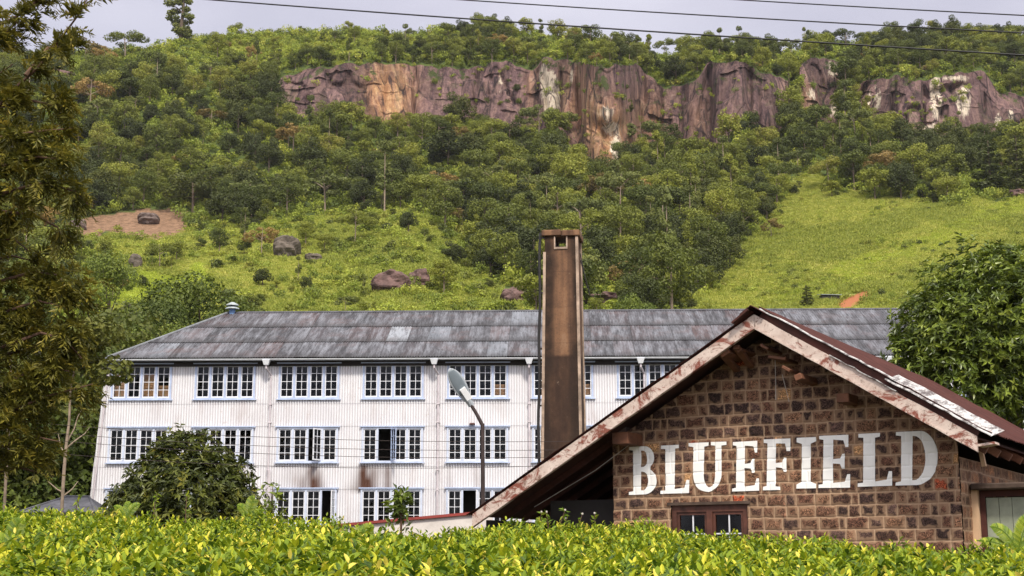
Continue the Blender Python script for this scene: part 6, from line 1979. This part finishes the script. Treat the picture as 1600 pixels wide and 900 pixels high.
def fern(px, py, Y, fronds, label, scale=1.0):
    base_ = at(px, py, Y); e = empty('fern', base_, 0, label, 'fern')
    for (dx, h, ln, yaw) in fronds:
        rngf = np.random.default_rng(abs(int(px * 3 + dx * 100 + h * 50)))
        n = 46; t = np.linspace(0, 1, n)
        x = dx * ln * t ** 1.3; zz = h * ln * (t - .42 * t ** 2.6); yv = yaw * ln * t ** 1.5
        R_ = np.stack([x, yv, zz], -1) * scale
        tg = unit(np.gradient(R_, axis=0)); sd_ = unit(np.cross(tg, np.array([0.15, -1.0, .35])))
        PP_, DD_, NN_, LL_ = [], [], [], []
        for s_ in (-1, 1):
            PP_.append(R_[2:]); DD_.append(unit(sd_[2:] * s_ + tg[2:] * .55 + np.array([0, 0, -.12]))); NN_.append(np.cross(sd_[2:], tg[2:]) + rngf.normal(size=(n - 2, 3)) * .15)
            LL_.append((.30 * ln * np.sin(PI * np.clip(t[2:] * .9 + .12, 0, 1)) ** .7) * .62 * scale)
        Lp = np.concatenate(LL_); V_, T_, Q_ = leaf_arrays_fine(np.concatenate(PP_), np.concatenate(DD_), np.concatenate(NN_), Lp, Lp * .15 + .003, np.full(len(Lp), .3))
        tw_ = MB(); tw_.tube([tuple(q) for q in R_[::5]], .0035 * scale, 4, caps=False); tv = np.array(tw_.v); tf_ = np.array(tw_.f)
        me_ = mesh_np('frond', np.concatenate([V_, tv]), [T_, Q_, tf_ + len(V_)], {'tint': np.concatenate([np.repeat(rngf.random(len(Lp)), 8), np.full(len(tv), .2)])}, [FM['fern']])
        link('frond', me_, e)
    return e


fern(14, 872, 5.2, [(.15, 1.0, .22, 0), (-.5, .8, .18, .1), (.7, .6, .15, -.1)], 'pale fern standing up among the tea at the outer end')
fern(552, 878, 6.0, [(.35, 1, .24, 0), (.9, .75, .23, -.1), (-.3, .95, .20, 0), (1.1, .45, .18, .1), (-.8, .6, .16, -.1)], 'bright fern among the tea before the low wall')
fern(776, 802, 11.0, [], 'x') if False else None
fern(388, 815, 9.5, [(.15, 1, .26, 0), (-.4, .9, .20, 0), (.6, .7, .18, 0)], 'fern beside the dark bush under the factory wall')
fern(1592, 868, 7.0, [(-.5, .9, .26, 0), (.3, 1, .30, 0), (-.9, .55, .22, 0), (.0, .9, .2, .2)], 'feathery fern in front of the grey-green door')
fern(196, 815, 9.0, [(.5, 1, .18, 0), (-.5, 1, .16, 0), (.1, 1, .2, .1)], 'small fern under the corner of the factory')
fern(845, 805 + 20, 9.2, [(-.3, 1, .10, 0), (.4, .9, .09, 0)], 'tiny fern at the mouth of the dark bay')
for k, (px, pb, pt, lean) in enumerate(((842, 838, 800, 4), (857, 838, 800, -3), (873, 840, 797, 10), (890, 842, 810, -6), (902, 842, 803, 8), (930, 842, 802, -1), (290, 815, 775, 2), (240, 812, 770, 5), (118, 806, 772, 6))):
    Y = 9.0; b_ = at(px, pb, Y); e = empty('weed_stem', b_, 0, None, 'weed')
    pos = ('first weed from the wall end, taller one', 'second', 'third', 'fourth', 'fifth')
    o = Vector(b_); t_ = Vector(at(px + lean, pt, Y)) - o
    m = MB(); m.tube([(0, 0, -.1), t_ * .5 + Vector((lean * -.001, 0, 0)), t_], [.004, .003, .002], 5); m.build('stem', M['twig'], e)
    rngw = np.random.default_rng(k + 300); n = 16
    Pw = np.array(t_)[None] * rngw.uniform(.25, 1.0, n)[:, None]; Dw = unit(rngw.normal(size=(n, 3)) + np.array([0, 0, .3]))
    V_, T_ = leaf_arrays(Pw, Dw, rand_dirs(n, rngw), rngw.uniform(.02, .05, n), rngw.uniform(.008, .014, n), .2)
    link('foliage', mesh_np('foliage', V_, [T_], {'tint': np.repeat(rngw.random(n), 4)}, [FM['fern']]), e)
    if k < 6:
        m = MB()
        for q in range(7):
            a = q * PI * 2 / 7; m.hexa([t_ + Vector((math.cos(a) * r1 + s1 * -math.sin(a) * .004, s1 * math.cos(a) * .004 - .002 + math.sin(a) * r1 * .4, z1 + math.sin(a) * r1 * .8)) for z1 in (0, .003) for r1, s1 in ((.001, -.5), (.006, -.6), (.006, .6), (.001, .5))])
        m.build('flower_head', M['string'], e)
        e['label'] = ['weed with a drooping seed head at the mouth of the dark bay', 'short weed next to the drooping one at the dark bay', 'leaning weed with a pale flower before the dark bay', 'low weed leaning back before the dark bay', 'pale-flowered weed leaning towards the stone wall', 'straight thin weed closest to the stone wall'][k]
    else:
        e['label'] = ['thin weed in front of the middle of the dark bush', 'leaning weed in front of the dark bush edge', 'leafy weed sprouting in front of the hut roof'][k - 6]
